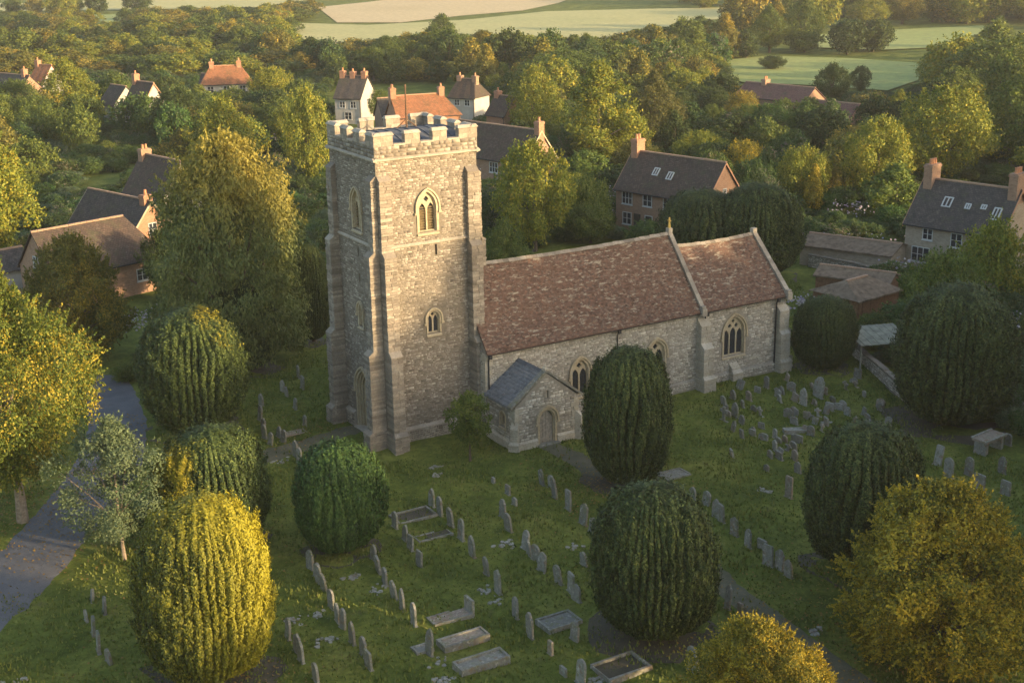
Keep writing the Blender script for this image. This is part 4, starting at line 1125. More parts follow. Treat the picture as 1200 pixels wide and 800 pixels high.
for i, (a, b) in enumerate(EAST):
    P = G(800+a/4.444, 420+b/4.444)
    kd = ['round', 'shoulder', 'square', 'round', 'pointed', 'cross', 'square', 'round'][i % 8]
    pm = R.choice([None, None, None, None, 'grave_brown', 'grave_pale']); hh = R.uniform(0.4, 0.75)
    o = grave_at(P[0], P[1], 'weathered headstone', kd, hh, R.uniform(0.7, 1.15), R.uniform(-12, 12), R.uniform(-8, 8), R.uniform(-25, 25), group='scattered headstones south-east of the chancel', mat=pm)
    EG.append((o, ({'grave_pale': 'pale ', 'grave_brown': 'brown '}.get(pm, 'grey '))+('low ' if hh < 0.72 else 'tall ')+GMESH[kd][1], 800+a/4.444, 420+b/4.444))
# kerbed graves, ledgers, tombs
def kerb_grave(px, py, label, L=2.1, Wd=0.95, h=0.22, yaw=0, mat='grave', slab=None, head=False, broken=False):
    P = G(px, py); z = float(ground_h(P[0], P[1]))
    t = empty('kerbed_grave', (P[0], P[1], z), math.radians(yaw), label=label, cat='grave')
    for (x0, x1, y0, y1) in ((-L/2, L/2, -Wd/2, -Wd/2+0.12), (-L/2, L/2, Wd/2-0.12, Wd/2), (-L/2, -L/2+0.12, -Wd/2+0.122, Wd/2-0.122), (L/2-0.12, L/2, -Wd/2+0.122, Wd/2-0.122)):
        if broken and R.random() < 0.3: x1 = x0+(x1-x0)*0.6
        mb = MB(); mb.box(x0, x1, y0, y1, -0.2, h+R.uniform(-0.02, 0.02), 0.012); mb.build('kerb', M[mat], t)
    mb = MB(); mb.box(-L/2+0.1, L/2-0.1, -Wd/2+0.1, Wd/2-0.1, -0.2, h*(0.35 if slab is None else 0.75), 0.01)
    mb.build('infill', M[slab or 'soil'], t)
    if head:
        mb = MB(); mb.box(L/2-0.02, L/2+0.12, -Wd/2+0.08, Wd/2-0.08, -0.2, 0.75, 0.01); mb.build('head_block', M[mat], t)
    return t
kerb_grave(484, 603, 'rectangular stone-kerbed grave right of the round bush-like tree', 2.4, 1.5, 0.16)
kerb_grave(508, 628, 'low kerbed plot with one pale edge below the stone-kerbed grave', 2.1, 0.8, 0.05, broken=True)
kerb_grave(527, 724, 'sunken broken ledger with a raised end stone in the lower churchyard', 2.1, 0.95, 0.12, slab='grave_brown', head=True, broken=True)
kerb_grave(543, 751, 'long kerbed tomb with reddish brown infill, upper of two at the bottom', 2.4, 0.9, 0.36, slab='grave_brown')
kerb_grave(564, 780, 'long grey kerbed tomb nearest the bottom edge', 2.5, 0.95, 0.4, slab='grave')
kerb_grave(655, 727, 'wide broken-edged grave slab in the middle row', 1.9, 1.3, 0.25, slab='grave', broken=True)
kerb_grave(728, 782, 'overgrown rubble-kerbed grave under the near right yew', 2.3, 1.6, 0.2, broken=True)
kerb_grave(789, 557, 'pale kerbed grave between the two right-hand yews', 1.8, 1.2, 0.1, slab='grave_pale')
kerb_grave(345, 505, 'reddish ledger stone lying on the grass by the tower path', 1.6, 0.8, 0.05, slab='grave_brown', mat='grave_brown')
kerb_grave(495, 762, 'small square slab at the foot of the tall headstone', 0.9, 0.7, 0.14, slab='grave')
kerb_grave(1128, 572, 'long low mossy kerb across the grass behind the golden bush', 2.2, 0.5, 0.1, yaw=-55)
kerb_grave(935, 505, 'fallen pale ledger among the scattered stones east of the chancel', 1.9, 0.7, 0.2, slab='grave_pale', mat='grave_pale', yaw=-30)
# table tomb
P = G(1158, 528); t = empty('table_tomb', (P[0], P[1], float(ground_h(P[0], P[1]))), math.radians(8), label='stone table tomb with a flat railed top at the foot of the largest yew', cat='tomb')
for x in (-0.85, 0.85):
    mb = MB(); mb.box(x-0.14, x+0.14, -0.42, 0.42, -0.2, 0.85, 0.01); mb.build('leg', M['grave'], t)
mb = MB(); mb.box(-1.1, 1.1, -0.55, 0.55, 0.85, 0.98, 0.01); mb.build('table_slab', M['grave_brown'], t)
for s in (-1, 1):
    mb = MB(); mb.box(-1.1, 1.1, s*0.55-0.06, s*0.55+0.06, 0.981, 1.05, 0.008); mb.build('rim', M['grave_pale'], t)
# fallen white fragments
FR = [(413, 677, 'pair of pale stone fragments on the grass below the round tree'), (440, 691, 'single pale fragment left of the second headstone row'), (371, 718, 'crumbled white patch of stone between the left rows'), (385, 752, 'white broken slab low in the left churchyard'),
      (594, 637, 'largest pale crumbled slab in the middle of the churchyard'), (569, 692, 'small white wedge of stone beside the middle row'), (582, 703, 'thin broken slab tip just below the white wedge'), (676, 640, 'bluish flat slab left of the near yew'),
      (514, 557, 'pale fragment near the tower buttress'), (509, 547, 'white pebble-like fragments beside the tower foot'), (329, 540, 'pale slab fragment on the near side of the tower path'), (400, 524, 'upright white fragment just below the tower path'),
      (898, 575, 'small white flat stone in the open grass'), (955, 740, 'flat white stone right of the gravel path'), (514, 775, 'rounded pale stone at the bottom by the long tombs'), (520, 797, 'cluster of pale rubble at the bottom edge'),
      (965, 496, 'bright white broken stone among the eastern graves'), (700, 795, 'pale rubble left of the overgrown grave'), (345, 725, 'pale worn slab in the leftmost row gap'), (14, 797, 'white stones at the bottom left corner')]
for px, py, lab in FR:
    P = G(px, py); mb = MB(); z = float(ground_h(P[0], P[1]))
    for k in range(R.randint(9, 18)):
        a, b = R.gauss(0, 0.26), R.gauss(0, 0.22); s = R.uniform(0.04, 0.17); n_ = R.randint(5, 7); zt = R.uniform(0.015, 0.08)
        ring_ = [(a+s*R.uniform(.6, 1.2)*math.cos(2*PI*q/n_), b+s*R.uniform(.6, 1.2)*math.sin(2*PI*q/n_)) for q in range(n_)]
        mb.poly([(x_, y_, zt+R.uniform(-.012, .012)) for x_, y_ in ring_])
        for q in range(n_):
            (x0_, y0_), (x1_, y1_) = ring_[q], ring_[(q+1) % n_]
            mb.quad((x0_, y0_, -0.05), (x1_, y1_, -0.05), (x1_, y1_, zt), (x0_, y0_, zt))
    mb.build('stone_fragment', M['grave_pale'], None, label=lab, cat='stone').location = (P[0], P[1], z)

# ------------------------------------------------------------------ foliage
def unit(v): return v/np.maximum(np.linalg.norm(v, axis=1, keepdims=True), 1e-9)
def leaf_quads(pos, nrm, size, rs, elong=1.6, up=None, fold=0.18):
    n = len(pos)
    if up is None: t = unit(np.cross(nrm, rs.normal(size=(n, 3))))
    else:
        t = up+rs.normal(size=(n, 3))*0.35
        t = unit(t-nrm*np.sum(t*nrm, 1, keepdims=True))
    b = np.cross(nrm, t)
    L = (size*elong/2)[:, None]; Wd = (size/2)[:, None]
    v = np.stack([pos-t*L, pos+b*Wd+nrm*Wd*fold, pos+t*L, pos-b*Wd+nrm*Wd*fold], 1)
    return v.reshape(-1, 3)
def profile(shape, t):
    t = np.clip(t, 0, 1)
    if shape == 'round': return np.sqrt(np.clip(1-(2*t-1)**2, 0, 1))**0.85
    if shape == 'ovate': return np.sin(PI*np.clip(t, 0, 1)**0.72)**0.75
    if shape == 'broadtop': return np.clip(1-np.clip((t-.25)/.75, 0, 1)**3.0, 0, 1)**0.6*np.clip(0.85+t*0.6, 0, 1)
    if shape == 'cone': return np.clip(1.0-t, 0, 1)**0.7*np.clip(t*6+0.2, 0, 1)
    if shape == 'dome': return np.sqrt(np.clip(1-t**2.4, 0, 1))*np.clip(0.55+t*2.5, 0, 1)
def crown_mesh(name, seed, n, ls, H, zb, shape, nc, cr, m, droop=0.0, elong=1.6, ragged=0.16, upb=0.35, shoots=0.22):
    rs = np.random.RandomState(seed)
    k = np.arange(nc); t = (k+0.5)/nc; t = np.clip(t+rs.uniform(-.04, .04, nc), 0.02, 0.97)
    th = k*2.39996+rs.uniform(-.4, .4, nc)
    rad = profile(shape, t)
    lob = 1+ragged*np.sin(th*2+seed)*np.sin(t*5+seed*1.7)+rs.uniform(-ragged, ragged, nc)*0.7
    inner = rs.rand(nc) < 0.22
    f = np.where(inner, rs.uniform(0.2, 0.6, nc), rs.uniform(0.86, 1.0, nc))
    rr = cr*rs.uniform(0.6, 1.35, nc)
    rad2 = np.clip(rad*lob*f-rr*0.75, 0, None)
    c = np.stack([rad2*np.cos(th), rad2*np.sin(th), zb+rr*0.6+t*(H-zb-rr*1.3)], 1)
    w = rr**2; idx = rs.choice(nc, n, p=w/w.sum())
    cen = c[idx]; r = rr[idx]
    out = unit(cen-np.array([0, 0, zb+(H-zb)*0.4]))
    d = unit(rs.normal(size=(n, 3))+out*0.75+np.array([0, 0, upb]))
    pos = cen+d*(r*rs.uniform(0.45, 1.08, n)**0.6)[:, None]*np.array([1, 1, 0.85])
    if droop: pos[:, 2] -= droop*rs.rand(n)*r*2
    nrm = unit(d+rs.normal(size=(n, 3))*0.55+np.array([0, 0, .15]))
    # leafy shoots standing out beyond the clumps
    ns = nc*9; ci = rs.randint(nc, size=ns); so = unit(c[ci]-np.array([0, 0, zb+(H-zb)*0.35]))
    sd_ = unit(so+rs.normal(size=(ns, 3))*0.5+np.array([0, 0, upb])); sl = rr[ci]*rs.uniform(0.25, 0.6+shoots*0.8, ns)
    pick = rs.rand(n) < shoots; si = rs.randint(ns, size=n); q = rs.rand(n)[:, None]
    sp_ = c[ci][si]+sd_[si]*(rr[ci][si][:, None]*0.85+sl[si][:, None]*q)+rs.normal(size=(n, 3))*(ls*0.6)*(1.1-q)
    pos = np.where(pick[:, None], sp_, pos)
    size = ls*rs.uniform(0.6, 1.35, n)
    up = None
    if droop: up = np.tile(np.array([[0, 0, -1.0]]), (n, 1))+out*0.5
    v = leaf_quads(pos, nrm, size, rs, elong, up)
    v[:, 2] = np.maximum(v[:, 2], 0.02)
    me = array_mesh(name, v, 4, m)
    return me, c, inner
def trunk_mesh(name, seed, H, zb, cl, m, r0=0.06, limbs=7, lean=0.04):
    rs = np.random.RandomState(seed+99); mb = MB()
    pts = []; rad = []
    for i in range(6):
        t = i/5; pts.append((lean*math.sin(t*3+seed), lean*math.cos(t*2.3+seed)-lean, t*H*0.8-0.15*(i == 0))); rad.append(r0*(1.35 if i == 0 else 1)*(1-0.8*t))
    mb.tube(pts, rad, 7)
    ok = [q for q in range(len(cl)) if cl[q][2] > zb]
    for j in range(limbs):
        q = cl[ok[rs.randint(len(ok))]]
        z0 = zb*0.7+(q[2]-zb*0.7)*rs.uniform(0.15, 0.5); z0 = min(z0, H*0.6)
        s = Vector((0, 0, z0)); e = Vector(q.tolist())
        mid = s.lerp(e, 0.5)+Vector((0, 0, 0.05))
        mb.tube([s, mid, e], [r0*0.5, r0*0.32, r0*0.08], 5, cap=False)
    return mb.mesh(name, m)
PROTO = {}
def kind(key, seed, n, ls, H, zb, shape, nc, cr, m='green', bark='bark', r0=0.06, limbs=6, **k):
    me, cl, inner = crown_mesh('crown_'+key, seed, n, ls, H, zb, shape, nc, cr, M[m], **k)
    PROTO[key] = (me, trunk_mesh('trunk_'+key, seed, H, zb, cl, M[bark], r0, limbs), H)
kind('broad', 1, 26000, 0.034, 2.2, 0.28, 'round', 95, 0.27)
kind('broad2', 2, 26000, 0.034, 2.1, 0.25, 'ovate', 85, 0.30)
kind('broad3', 3, 24000, 0.036, 1.9, 0.22, 'round', 70, 0.34)
kind('ovate', 4, 28000, 0.036, 2.9, 0.35, 'ovate', 110, 0.27)
kind('tall', 5, 22000, 0.045, 3.6, 0.6, 'ovate', 70, 0.32, ragged=0.25, bark='bark_pale')
kind('cone', 6, 16000, 0.05, 2.9, 0.15, 'cone', 90, 0.24)
kind('hero', 7, 120000, 0.019, 1.95, 0.12, 'dome', 260, 0.18, elong=1.8, ragged=0.24, shoots=0.45)
kind('hero_left', 8, 110000, 0.019, 2.5, 0.5, 'ovate', 200, 0.22, elong=1.5, ragged=0.25, bark='bark_pale', limbs=16, shoots=0.4)
kind('willowy', 9, 100000, 0.018, 2.7, 0.15, 'broadtop', 300, 0.19, droop=0.30, elong=2.6, ragged=0.18, bark='bark', limbs=16, upb=0.15)
kind('loose', 10, 26000, 0.024, 2.6, 0.45, 'ovate', 60, 0.26, elong=2.0, ragged=0.35, bark='bark_pale', limbs=18, r0=0.035)
kind('young', 11, 9000, 0.06, 3.1, 0.9, 'round', 45, 0.34, ragged=0.2, limbs=9, r0=0.06)
kind('bushy', 12, 22000, 0.038, 1.5, 0.05, 'dome', 60, 0.36)
for q in range(4):
    kind('far%d' % q, 20+q, 7000, 0.066, (2.0, 2.3, 1.8, 2.6)[q], 0.12, ('round', 'ovate', 'round', 'ovate')[q], 46, 0.33, limbs=3)

def yew_mesh(name, seed, n, H, m, ribs=40, wide=0.44, ls=0.025, depth=0.20, bottom=0.34, seg=1.0, jit=0.0):
    rs = np.random.RandomState(seed)
    def surf(th, t):
        z = t*H
        up = t > wide
        a = np.where(up, (t-wide)/(1-wide), (wide-t)/(wide/ (1-bottom**2.2)**(1/2.5) if bottom < 1 else wide*3))
        Rr = np.clip(1-np.abs(a)**2.5, 0, 1)**(1/2.2)
        Rr = Rr*(1+0.05*np.sin(2*th+seed)+0.04*np.sin(3*th+seed*2.1+t*3)+0.025*np.sin(7*th+t*9+seed)+0.02*np.sin(13*th-t*14))
        ph = th*ribs/(2*PI)+0.30*np.sin(t*2.6+th*2+seed)+0.16*np.sin(t*9+th*5+seed*2)+0.5*np.sin(th*3+seed)
        k = np.floor(ph); fr = ph-k
        hs = np.modf(np.abs(np.sin(k*12.9898+seed)*43758.5453))[0]
        s = np.modf(t*(3.2+hs*2.6)*seg+hs*3)[0]
        b = 1-np.abs(2*fr-1)**3.0
        rad = Rr*(1-depth*(1-b)*np.where(t > .9, .6, 1)-0.085*(1-s)-0.07*hs)
        tuft = np.where(s > 0.45, (s-0.45)/0.55, 0)**2*np.clip(b, 0, 1)**1.5*np.clip(t*1.6-0.1, 0, 1)
        rad = rad*(1+0.035*tuft); z = z+0.15*tuft*np.clip((1-np.abs(2*fr-1))*1.3, 0, 1)
        return rad, z, fr, s, Rr
    th = rs.uniform(0, 2*PI, n)
    # area-weighted height, denser dome
    t = rs.beta(1.12, 0.95, n); t = np.where(rs.rand(n) < 0.16, 1-rs.rand(n)**1.6*0.22, t)
    t = np.clip(t, 0.0, 0.9995)
    rad, z, fr, s, Rr = surf(th, t)
    e = 0.01
    r1 = surf(th, np.clip(t+e, 0, .9999))[4]; r0 = surf(th, np.clip(t-e, 0, 1))[4]
    slope = -(r1-r0)/(2*e*H)
    er = np.stack([np.cos(th), np.sin(th), np.zeros(n)], 1); et = np.stack([-np.sin(th), np.cos(th), np.zeros(n)], 1)
    nrm = unit(er+np.array([0, 0, 1.])*np.clip(slope, -0.6, 4)[:, None]+et*((fr-0.5)*1.8)[:, None]+rs.normal(size=(n, 3))*0.50)
    pos = er*(rad*rs.uniform(0.93, 1.02, n))[:, None]; pos[:, 2] = z*(1+0.012*rs.normal(size=n))
    sh = rs.rand(n) < 0.10      # shoots standing proud of the clipped face
    pos = np.where(sh[:, None], pos*(1.0+0.05*rs.rand(n)[:, None]), pos)
    upv = np.tile([0, 0, 1.], (n, 1))+er*0.4
    v = leaf_quads(pos, nrm, ls*rs.uniform(0.6, 1.3, n), rs, 2.1, upv)
    # inner body that closes the gaps
    A, B = 150, 50
    ta, tb = np.meshgrid(np.linspace(0, 2*PI, A, endpoint=False), np.linspace(0.0, 0.985, B))
    rd = surf(ta, tb)[0]*0.93
    bco = np.stack([rd*np.cos(ta), rd*np.sin(ta), tb*H*0.99], -1)
    body = []
    b00 = bco[:-1, :]; b10 = np.roll(b00, -1, 1); b01 = bco[1:, :]; b11 = np.roll(b01, -1, 1)
    body = np.stack([b00, b10, b11, b01], 2).reshape(-1, 3)
    v = np.concatenate([v, body]); v[:, 2] = np.maximum(v[:, 2]+0.12, 0.03)
    return array_mesh(name, v, 4, m)
YP = {'a': (yew_mesh('yew_a', 31, 125000, 2.9, M['yew']), 3.1), 'b': (yew_mesh('yew_b', 32, 125000, 2.6, M['yew'], ribs=43, bottom=0.42), 2.8),
      'c': (yew_mesh('yew_c', 33, 130000, 2.5, M['yew'], ribs=46, bottom=0.45, ls=0.021, depth=0.13), 2.6), 'd': (yew_mesh('yew_d', 34, 80000, 2.2, M['bush'], ribs=24, depth=0.09, bottom=0.45, ls=0.032, seg=3.4, jit=0.05), 2.3)}
_mb = MB(); _mb.tube([(0, 0, -0.15), (0, 0, 0.5)], [0.12, 0.09], 8)
YTR = _mb.mesh('yew_trunk', M['bark'])

def set_mat(o, m):
    o.material_slots[0].link = 'OBJECT'; o.material_slots[0].material = M[m]
HF = _d.copy(); HF[2] = 0; HF /= np.linalg.norm(HF)
def measure(px, pyb, pyt, wpx):
    P = G(px, pyb); s = CF/((P-CC)@_d); v = ray(px, pyt)
    t = ((P-CC)@HF)/(v@HF)
    return P, wpx/2/s, CC[2]+v[2]*t
def yew(label, key, px, pyb, pyt, wpx, mat=None, rz=0, name='yew_tree', cat='yew tree'):
    P, r, h = measure(px, pyb, pyt, wpx)
    me, H = YP[key]
    o = empty(name, (P[0], P[1], float(ground_h(P[0], P[1]))), rz, label=label, cat=cat)
    o.scale = (r, r, h/H)
    c = mobj('crown', me, o)
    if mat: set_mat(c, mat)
    mobj('trunk', YTR, o)
    Q = proj((P[0], P[1], 0))[0]; patch(Q[0], Q[1], r*0.95, r*0.95, M['soil'])
    return o
TREES = []
def tree(label, key, px, pyb, pyt, wpx, mat=None, rz=None, group=None, name='tree', cat='tree'):
    P, r, h = measure(px, pyb, pyt, wpx)
    me, tr, H = PROTO[key]
    o = empty(name, (P[0], P[1], 0), R.uniform(0, 6.28) if rz is None else rz, label=label, cat=cat, group=group)
    o.scale = (r, r, h/H)
    c = mobj('crown', me, o)
    if mat: set_mat(c, mat)
    mobj('trunk', tr, o)
    TREES.append((P[0], P[1], r))
    return o
yew('tall yew, dark green with a sunlit gold patch at the top right, beside the driveway', 'a', 233, 505, 366, 134, 'yew_sunlit_top', 0.0)
yew('middle yew of the left-hand three, sunlit gold down its left side, dark on its right', 'b', 256, 640, 502, 138, 'yew_sunlit_side', 0.0)
yew('large clipped golden yew at the bottom left, sunlit yellow almost all over', 'c', 250, 790, 596, 172, 'yew_gold_sunlit', 1.0)
yew('round bush-like evergreen tree with loose green leaves in front of the tower', 'd', 400, 645, 527, 108, None, 0.3, 'evergreen_tree', 'tree')
yew('clipped dark yew standing in front of the nave windows', 'a', 736, 565, 409, 114, None, 3.2)
yew('broad clipped dark yew at the lower centre right of the grave rows', 'b', 764, 742, 572, 154, None, 4.4)
yew('small clipped yew just right of the chancel corner', 'b', 964, 430, 347, 75, None, 5.3)
yew('largest clipped yew, dark green, towering over the right-hand graves', 'a', 1113, 492, 335, 154, None, 5.9)
yew('dark clipped yew left of the golden bush on the right', 'a', 1007, 665, 502, 146, None, 2.7)
yew('dark yew half hidden behind the tall yew beside the driveway', 'a', 287, 432, 325, 88, None, 0.9)
yew('narrow dark yew close against the left side of the tower', 'a', 368, 402, 290, 44, None, 1.9)
yew('large dark yew behind the chancel roof, left one of a joined pair', 'b', 822, 322, 224, 112, None, 1.1)
yew('large dark yew behind the chancel roof, right one of a joined pair', 'a', 885, 325, 216, 106, None, 2.1)
tree('golden autumn bush-like tree in the bottom right, glowing yellow on its right side', 'hero', 1088, 775, 574, 232, 'golden', 0.5)
tree('golden leafy tree top poking up at the bottom edge beside the gravel path', 'hero', 882, 872, 735, 168, 'golden', 2.5)
tree('large yellow-green tree at the left edge beside the driveway', 'hero_left', 20, 612, 318, 205, 'left', 0.8)
tree('broad light green tree at the left edge in front of the cottages', 'ovate', -8, 320, 142, 120, 'bright', 0.3)
tree('loose grey-green tree leaning over the driveway', 'loose', 146, 655, 494, 134, 'grey', 0.2)
tree('round brownish-green tree in front of the brick farmhouse gable', 'hero', 93, 420, 281, 118, 'olive', 1.5)
tree('huge pale feathery tree with a sunlit golden top left of the tower', 'willowy', 280, 425, 160, 184, 'pale', 0.0)
tree('slim young tree standing against the porch wall', 'young', 551, 540, 462, 50, 'green', 0.4)
tree('bright green rounded tree right behind the tower', 'broad', 625, 295, 168, 90, 'bright', 0.1)
tree('tall lit tree with a visible pale trunk behind the nave', 'tall', 702, 205, 74, 84, 'bright', 2.0)
tree('tall golden-green tree right of the one with the pale trunk', 'ovate', 766, 178, 84, 66, 'rust', 1.2)
tree('golden-topped tree left of the tall tree with pale trunk', 'broad2', 627, 165, 82, 70, 'bright', 3.2)
tree('lower golden tree at the foot of the tall tree with pale trunk', 'broad3', 730, 200, 132, 60, 'bright', 3.9)
tree('small yellow tree behind the gable of the brick house with skylights in the centre', 'broad3', 870, 215, 166, 50, 'golden', 0.4)
tree('small pointed yellow tree on its own in the gardens right of centre', 'cone', 953, 250, 193, 36, 'golden', 0.9)
tree('round tree with golden crown left of the brightest yellow tree', 'broad', 1026, 238, 141, 84, 'bright', 1.9)
tree('brightest yellow-green round tree in the upper right', 'broad', 1102, 218, 104, 112, 'bright', 2.9)
tree('bright green bush in front of the right-hand stone house', 'bushy', 1163, 352, 264, 92, 'bright', 0.2)
tree('light green tree right behind the largest clipped yew', 'broad3', 1102, 400, 298, 88, 'green', 0.5)
tree('golden conical tree beside the far left orange-roofed cottage', 'ovate', 84, 148, 69, 68, 'bright', 0.8)
tree('golden tree right of the two timber cottages on the left', 'broad2', 266, 205, 117, 84, 'bright', 1.4)
tree('golden tree immediately left of the tower battlements', 'broad2', 365, 215, 108, 60, 'bright', 2.4)
tree('dark round tree between the cottages left of the golden trees', 'broad', 213, 175, 105, 70, 'dark', 0.2)
tree('small golden tree just left of the white cottage with orange roof', 'broad3', 200, 118, 92, 34, 'bright', 0.1)
tree('light golden tree right of the white cottage with orange roof', 'broad3', 320, 130, 80, 50, 'bright', 0.6)
tree('dark low tree in front of the white cottage gable', 'broad3', 440, 140, 106, 40, 'green', 1.6)
tree('first of two tall field trees standing above the far meadow', 'ovate', 900, 62, 7, 46, 'green', 1.0)
tree('second of two tall field trees, broader and lighter', 'ovate', 941, 58, -3, 54, 'green', 2.0)
tree('great green tree mass at the right edge below the meadow, upper crown', 'broad', 1172, 135, 48, 120, 'green', 0.4)
tree('pale green round tree lower in the right-edge group', 'broad2', 1195, 200, 88, 110, 'green', 1.4)
tree('dark evergreen tree standing in the nearest meadow corner', 'broad', 1008, 110, 78, 24, 'dark', 1.2)
tree('dark tree left of the evergreen in the meadow corner', 'broad2', 975, 118, 76, 46, 'dark', 2.2)
tree('dark broad tree directly above the low red-roofed farm', 'broad3', 905, 82, 66, 30, 'dark', 3.2)
tree('pale round tree behind the village centre, left of the pale-trunked tree', 'broad', 660, 110, 60, 90, 'green', 4.2)
tree('green tree in the shade between the tower and the rear cottage', 'broad2', 590, 330, 262, 60, 'green', 0.3)
tree('rounded tree beside the nave ridge in the back garden', 'broad3', 690, 285, 240, 60, 'green', 1.3)
tree('spreading dark tree left of the pale feathery tree', 'broad3', 200, 350, 268, 60, 'dark', 1.3)

# ------------------------------------------------------------------ houses
HOUSES = []
def house(label, P, ang, L, D, e, r, wall, roof, chims=(), hip=(0, 0), wins=(), gwins=(), sky=(), over=0.28, name='house', cat='house', barge=None, door=None, bulge=0.03, doorm='dark_door'):
    a = math.radians(ang); u = (math.cos(a), math.sin(a), 0); n = (math.sin(a), -math.cos(a), 0)
    t = empty(name, (P[0], P[1], 0), a, label=label, cat=cat)
    HOUSES.append((P, u, n, L, D))
    FF = Frame((0, 0, 0), (1, 0, 0), (0, -1, 0)); FR_ = Frame((L, 0, 0), (0, 1, 0), (1, 0, 0)); FL = Frame((0, D, 0), (0, -1, 0), (-1, 0, 0))
    mb = MB()
    mb.box(0, L, 0, D, -0.3, e)
    for k, F in enumerate((FL, FR_)):
        if not hip[k]: mb.prism([(0, e), (D/2, r-0.1), (D, e)], F, -0.3, 0.0, back=True)
    me = mb.mesh('wall', M[wall]); box_uv(me); mobj('wall', me, t)
    mb = MB(); th = 0.13; k = (r-e)/(D/2); eo = e-over*k
    nx_ = 10
    for s in (0, 1):
        y0, y1 = (-over, D/2) if s == 0 else (D+over, D/2)
        for i in range(nx_):
            for j in range(3):
                def pt(ii, jj):
                    q = jj/3; lo, hi = -0.18*(not hip[0])-over*bool(hip[0]), L+0.18*(not hip[1])+over*bool(hip[1])
                    lo += hip[0]*q; hi -= hip[1]*q
                    x = lo+(hi-lo)*ii/nx_
                    w = bulge*math.sin(ii*1.7+s*2+len(label))*(0 < ii < nx_)
                    return Vector((x, y0+(y1-y0)*q, eo+(r-eo)*q+w))
                A, B, C, Dd = pt(i, j), pt(i+1, j), pt(i+1, j+1), pt(i, j+1)
                dz = Vector((0, 0, th))
                mb.quad(A+dz, B+dz, C+dz, Dd+dz)
                if j == 0: mb.quad(A, B, B+dz, A+dz)
                if i == 0: mb.quad(A, A+dz, Dd+dz, Dd)
                if i == nx_-1: mb.quad(B, B+dz, C+dz, C)
    for side in (0, 1):
        if hip[side]:
            x = -over if side == 0 else L+over; xi = hip[0]-over if side == 0 else L-hip[1]+over
            mb.poly([(x, -over, eo+th), (x, D+over, eo+th), (xi, D/2, r+th)])
    me = mb.mesh('roof', M[roof]); box_uv(me); ro = mobj('roof', me, t)
    mb = MB(); lo, hi = (hip[0]-over if hip[0] else -0.18), (L-hip[1]+over if hip[1] else L+0.18)
    x = lo
    while x < hi-0.05:
        l = min(0.6, hi-x); mb.box(x+0.01, x+l-0.01, D/2-0.12, D/2+0.12, r+th-0.08, r+th+0.07, 0.01); x += l
    mb.build('ridge_tiles', M['brick'] if roof != 'roof_orange' else M['brick_orange'], ro, kind='stuff')
    if barge is not None:
        for k_, F in enumerate((FL, FR_)):
            if hip[k_]: continue
            mb = MB()
            for s in (0, 1):
                p0 = (-over if s == 0 else D+over, eo-0.05); p1 = (D/2, r-0.02)
                mb.hexa([F.p(p0[0], p0[1]-0.1, 0.185), F.p(p1[0], p1[1]-0.1, 0.185), F.p(p1[0], p1[1]-0.1, 0.24), F.p(p0[0], p0[1]-0.1, 0.24),
                         F.p(p0[0], p0[1]+0.16, 0.185), F.p(p1[0], p1[1]+0.16, 0.185), F.p(p1[0], p1[1]+0.16, 0.24), F.p(p0[0], p0[1]+0.16, 0.24)])
            mb.build('bargeboard', M[barge], t)
    for (cx, cy, ch, cm, pots) in chims:
        mb = MB(); z0 = r-1.2 if abs(cy-D/2) < 1 else e; z1 = r+ch
        w = 0.42; wl = 0.3+0.18*pots
        mb.box(cx-w, cx+w, cy-wl, cy+wl, z0, z1-0.3); mb.box(cx-w-.06, cx+w+.06, cy-wl-.06, cy+wl+.06, z1-0.3, z1-0.12); mb.box(cx-w, cx+w, cy-wl, cy+wl, z1-0.119, z1)
        me = mb.mesh('chimney', M[cm]); box_uv(me); co_ = mobj('chimney', me, t)
        for q in range(pots):
            y = cy+(q-(pots-1)/2)*0.42
            mb = MB(); mb.tube([(cx, y, z1), (cx, y, z1+0.45), (cx, y, z1+0.5)], [0.16, 0.13, 0.16], 8); mb.build('chimney_pot', M['pot'], co_)
    def win(F, u0, z0, w, h, lights=2):
        mb = MB()
        mb.ring([(u0-w/2-.07, z0-.07), (u0+w/2+.07, z0-.07), (u0+w/2+.07, z0+h+.07), (u0-w/2-.07, z0+h+.07)], [(u0-w/2, z0), (u0+w/2, z0), (u0+w/2, z0+h), (u0-w/2, z0+h)], F, -0.02, 0.06, closed=True)
        for q in range(1, lights): mb.fbox(F, u0-w/2+w*q/lights-.035, u0-w/2+w*q/lights+.035, z0, z0+h, 0.008, 0.055)
        mb.fbox(F, u0-w/2, u0+w/2, z0+h*0.5-.02, z0+h*0.5+.02, 0.008, 0.045)
        o = mb.build('window', M['white_paint'], t)
        mb = MB(); mb.fbox(F, u0-w/2, u0+w/2, z0, z0+h, 0.003, 0.012); mb.build('pane', M['glass'], o)
        mb = MB(); mb.fbox(F, u0-w/2-.12, u0+w/2+.12, z0-0.17, z0-0.075, 0.0, 0.12); mb.build('sill', M['white_paint'], o)
    for wi in wins: win(FF, *wi)
    for sd_, u0, z0, w, h in gwins: win(FR_ if sd_ == 'R' else FL, u0, z0, w, h)
    if door is not None:
        mb = MB(); mb.fbox(FF, door-0.45, door+0.45, 0, 2.05, 0.0, 0.05); mb.build('door', M[doorm], t)
    if name == 'house':
        mb = MB(); mb.box(-0.15, L+0.15, -over-0.13, -over-0.01, eo+0.0, eo+0.11); mb.build('gutter', M['iron'], t)
        mb = MB(); mb.tube([(L-0.15, -over-0.07, eo), (L-0.15, -0.08, eo-0.3), (L-0.15, -0.08, 0)], 0.05, 6); mb.build('downpipe', M['iron'], t)
    nrm = Vector((0, -(r-eo), D/2+over)).normalized()
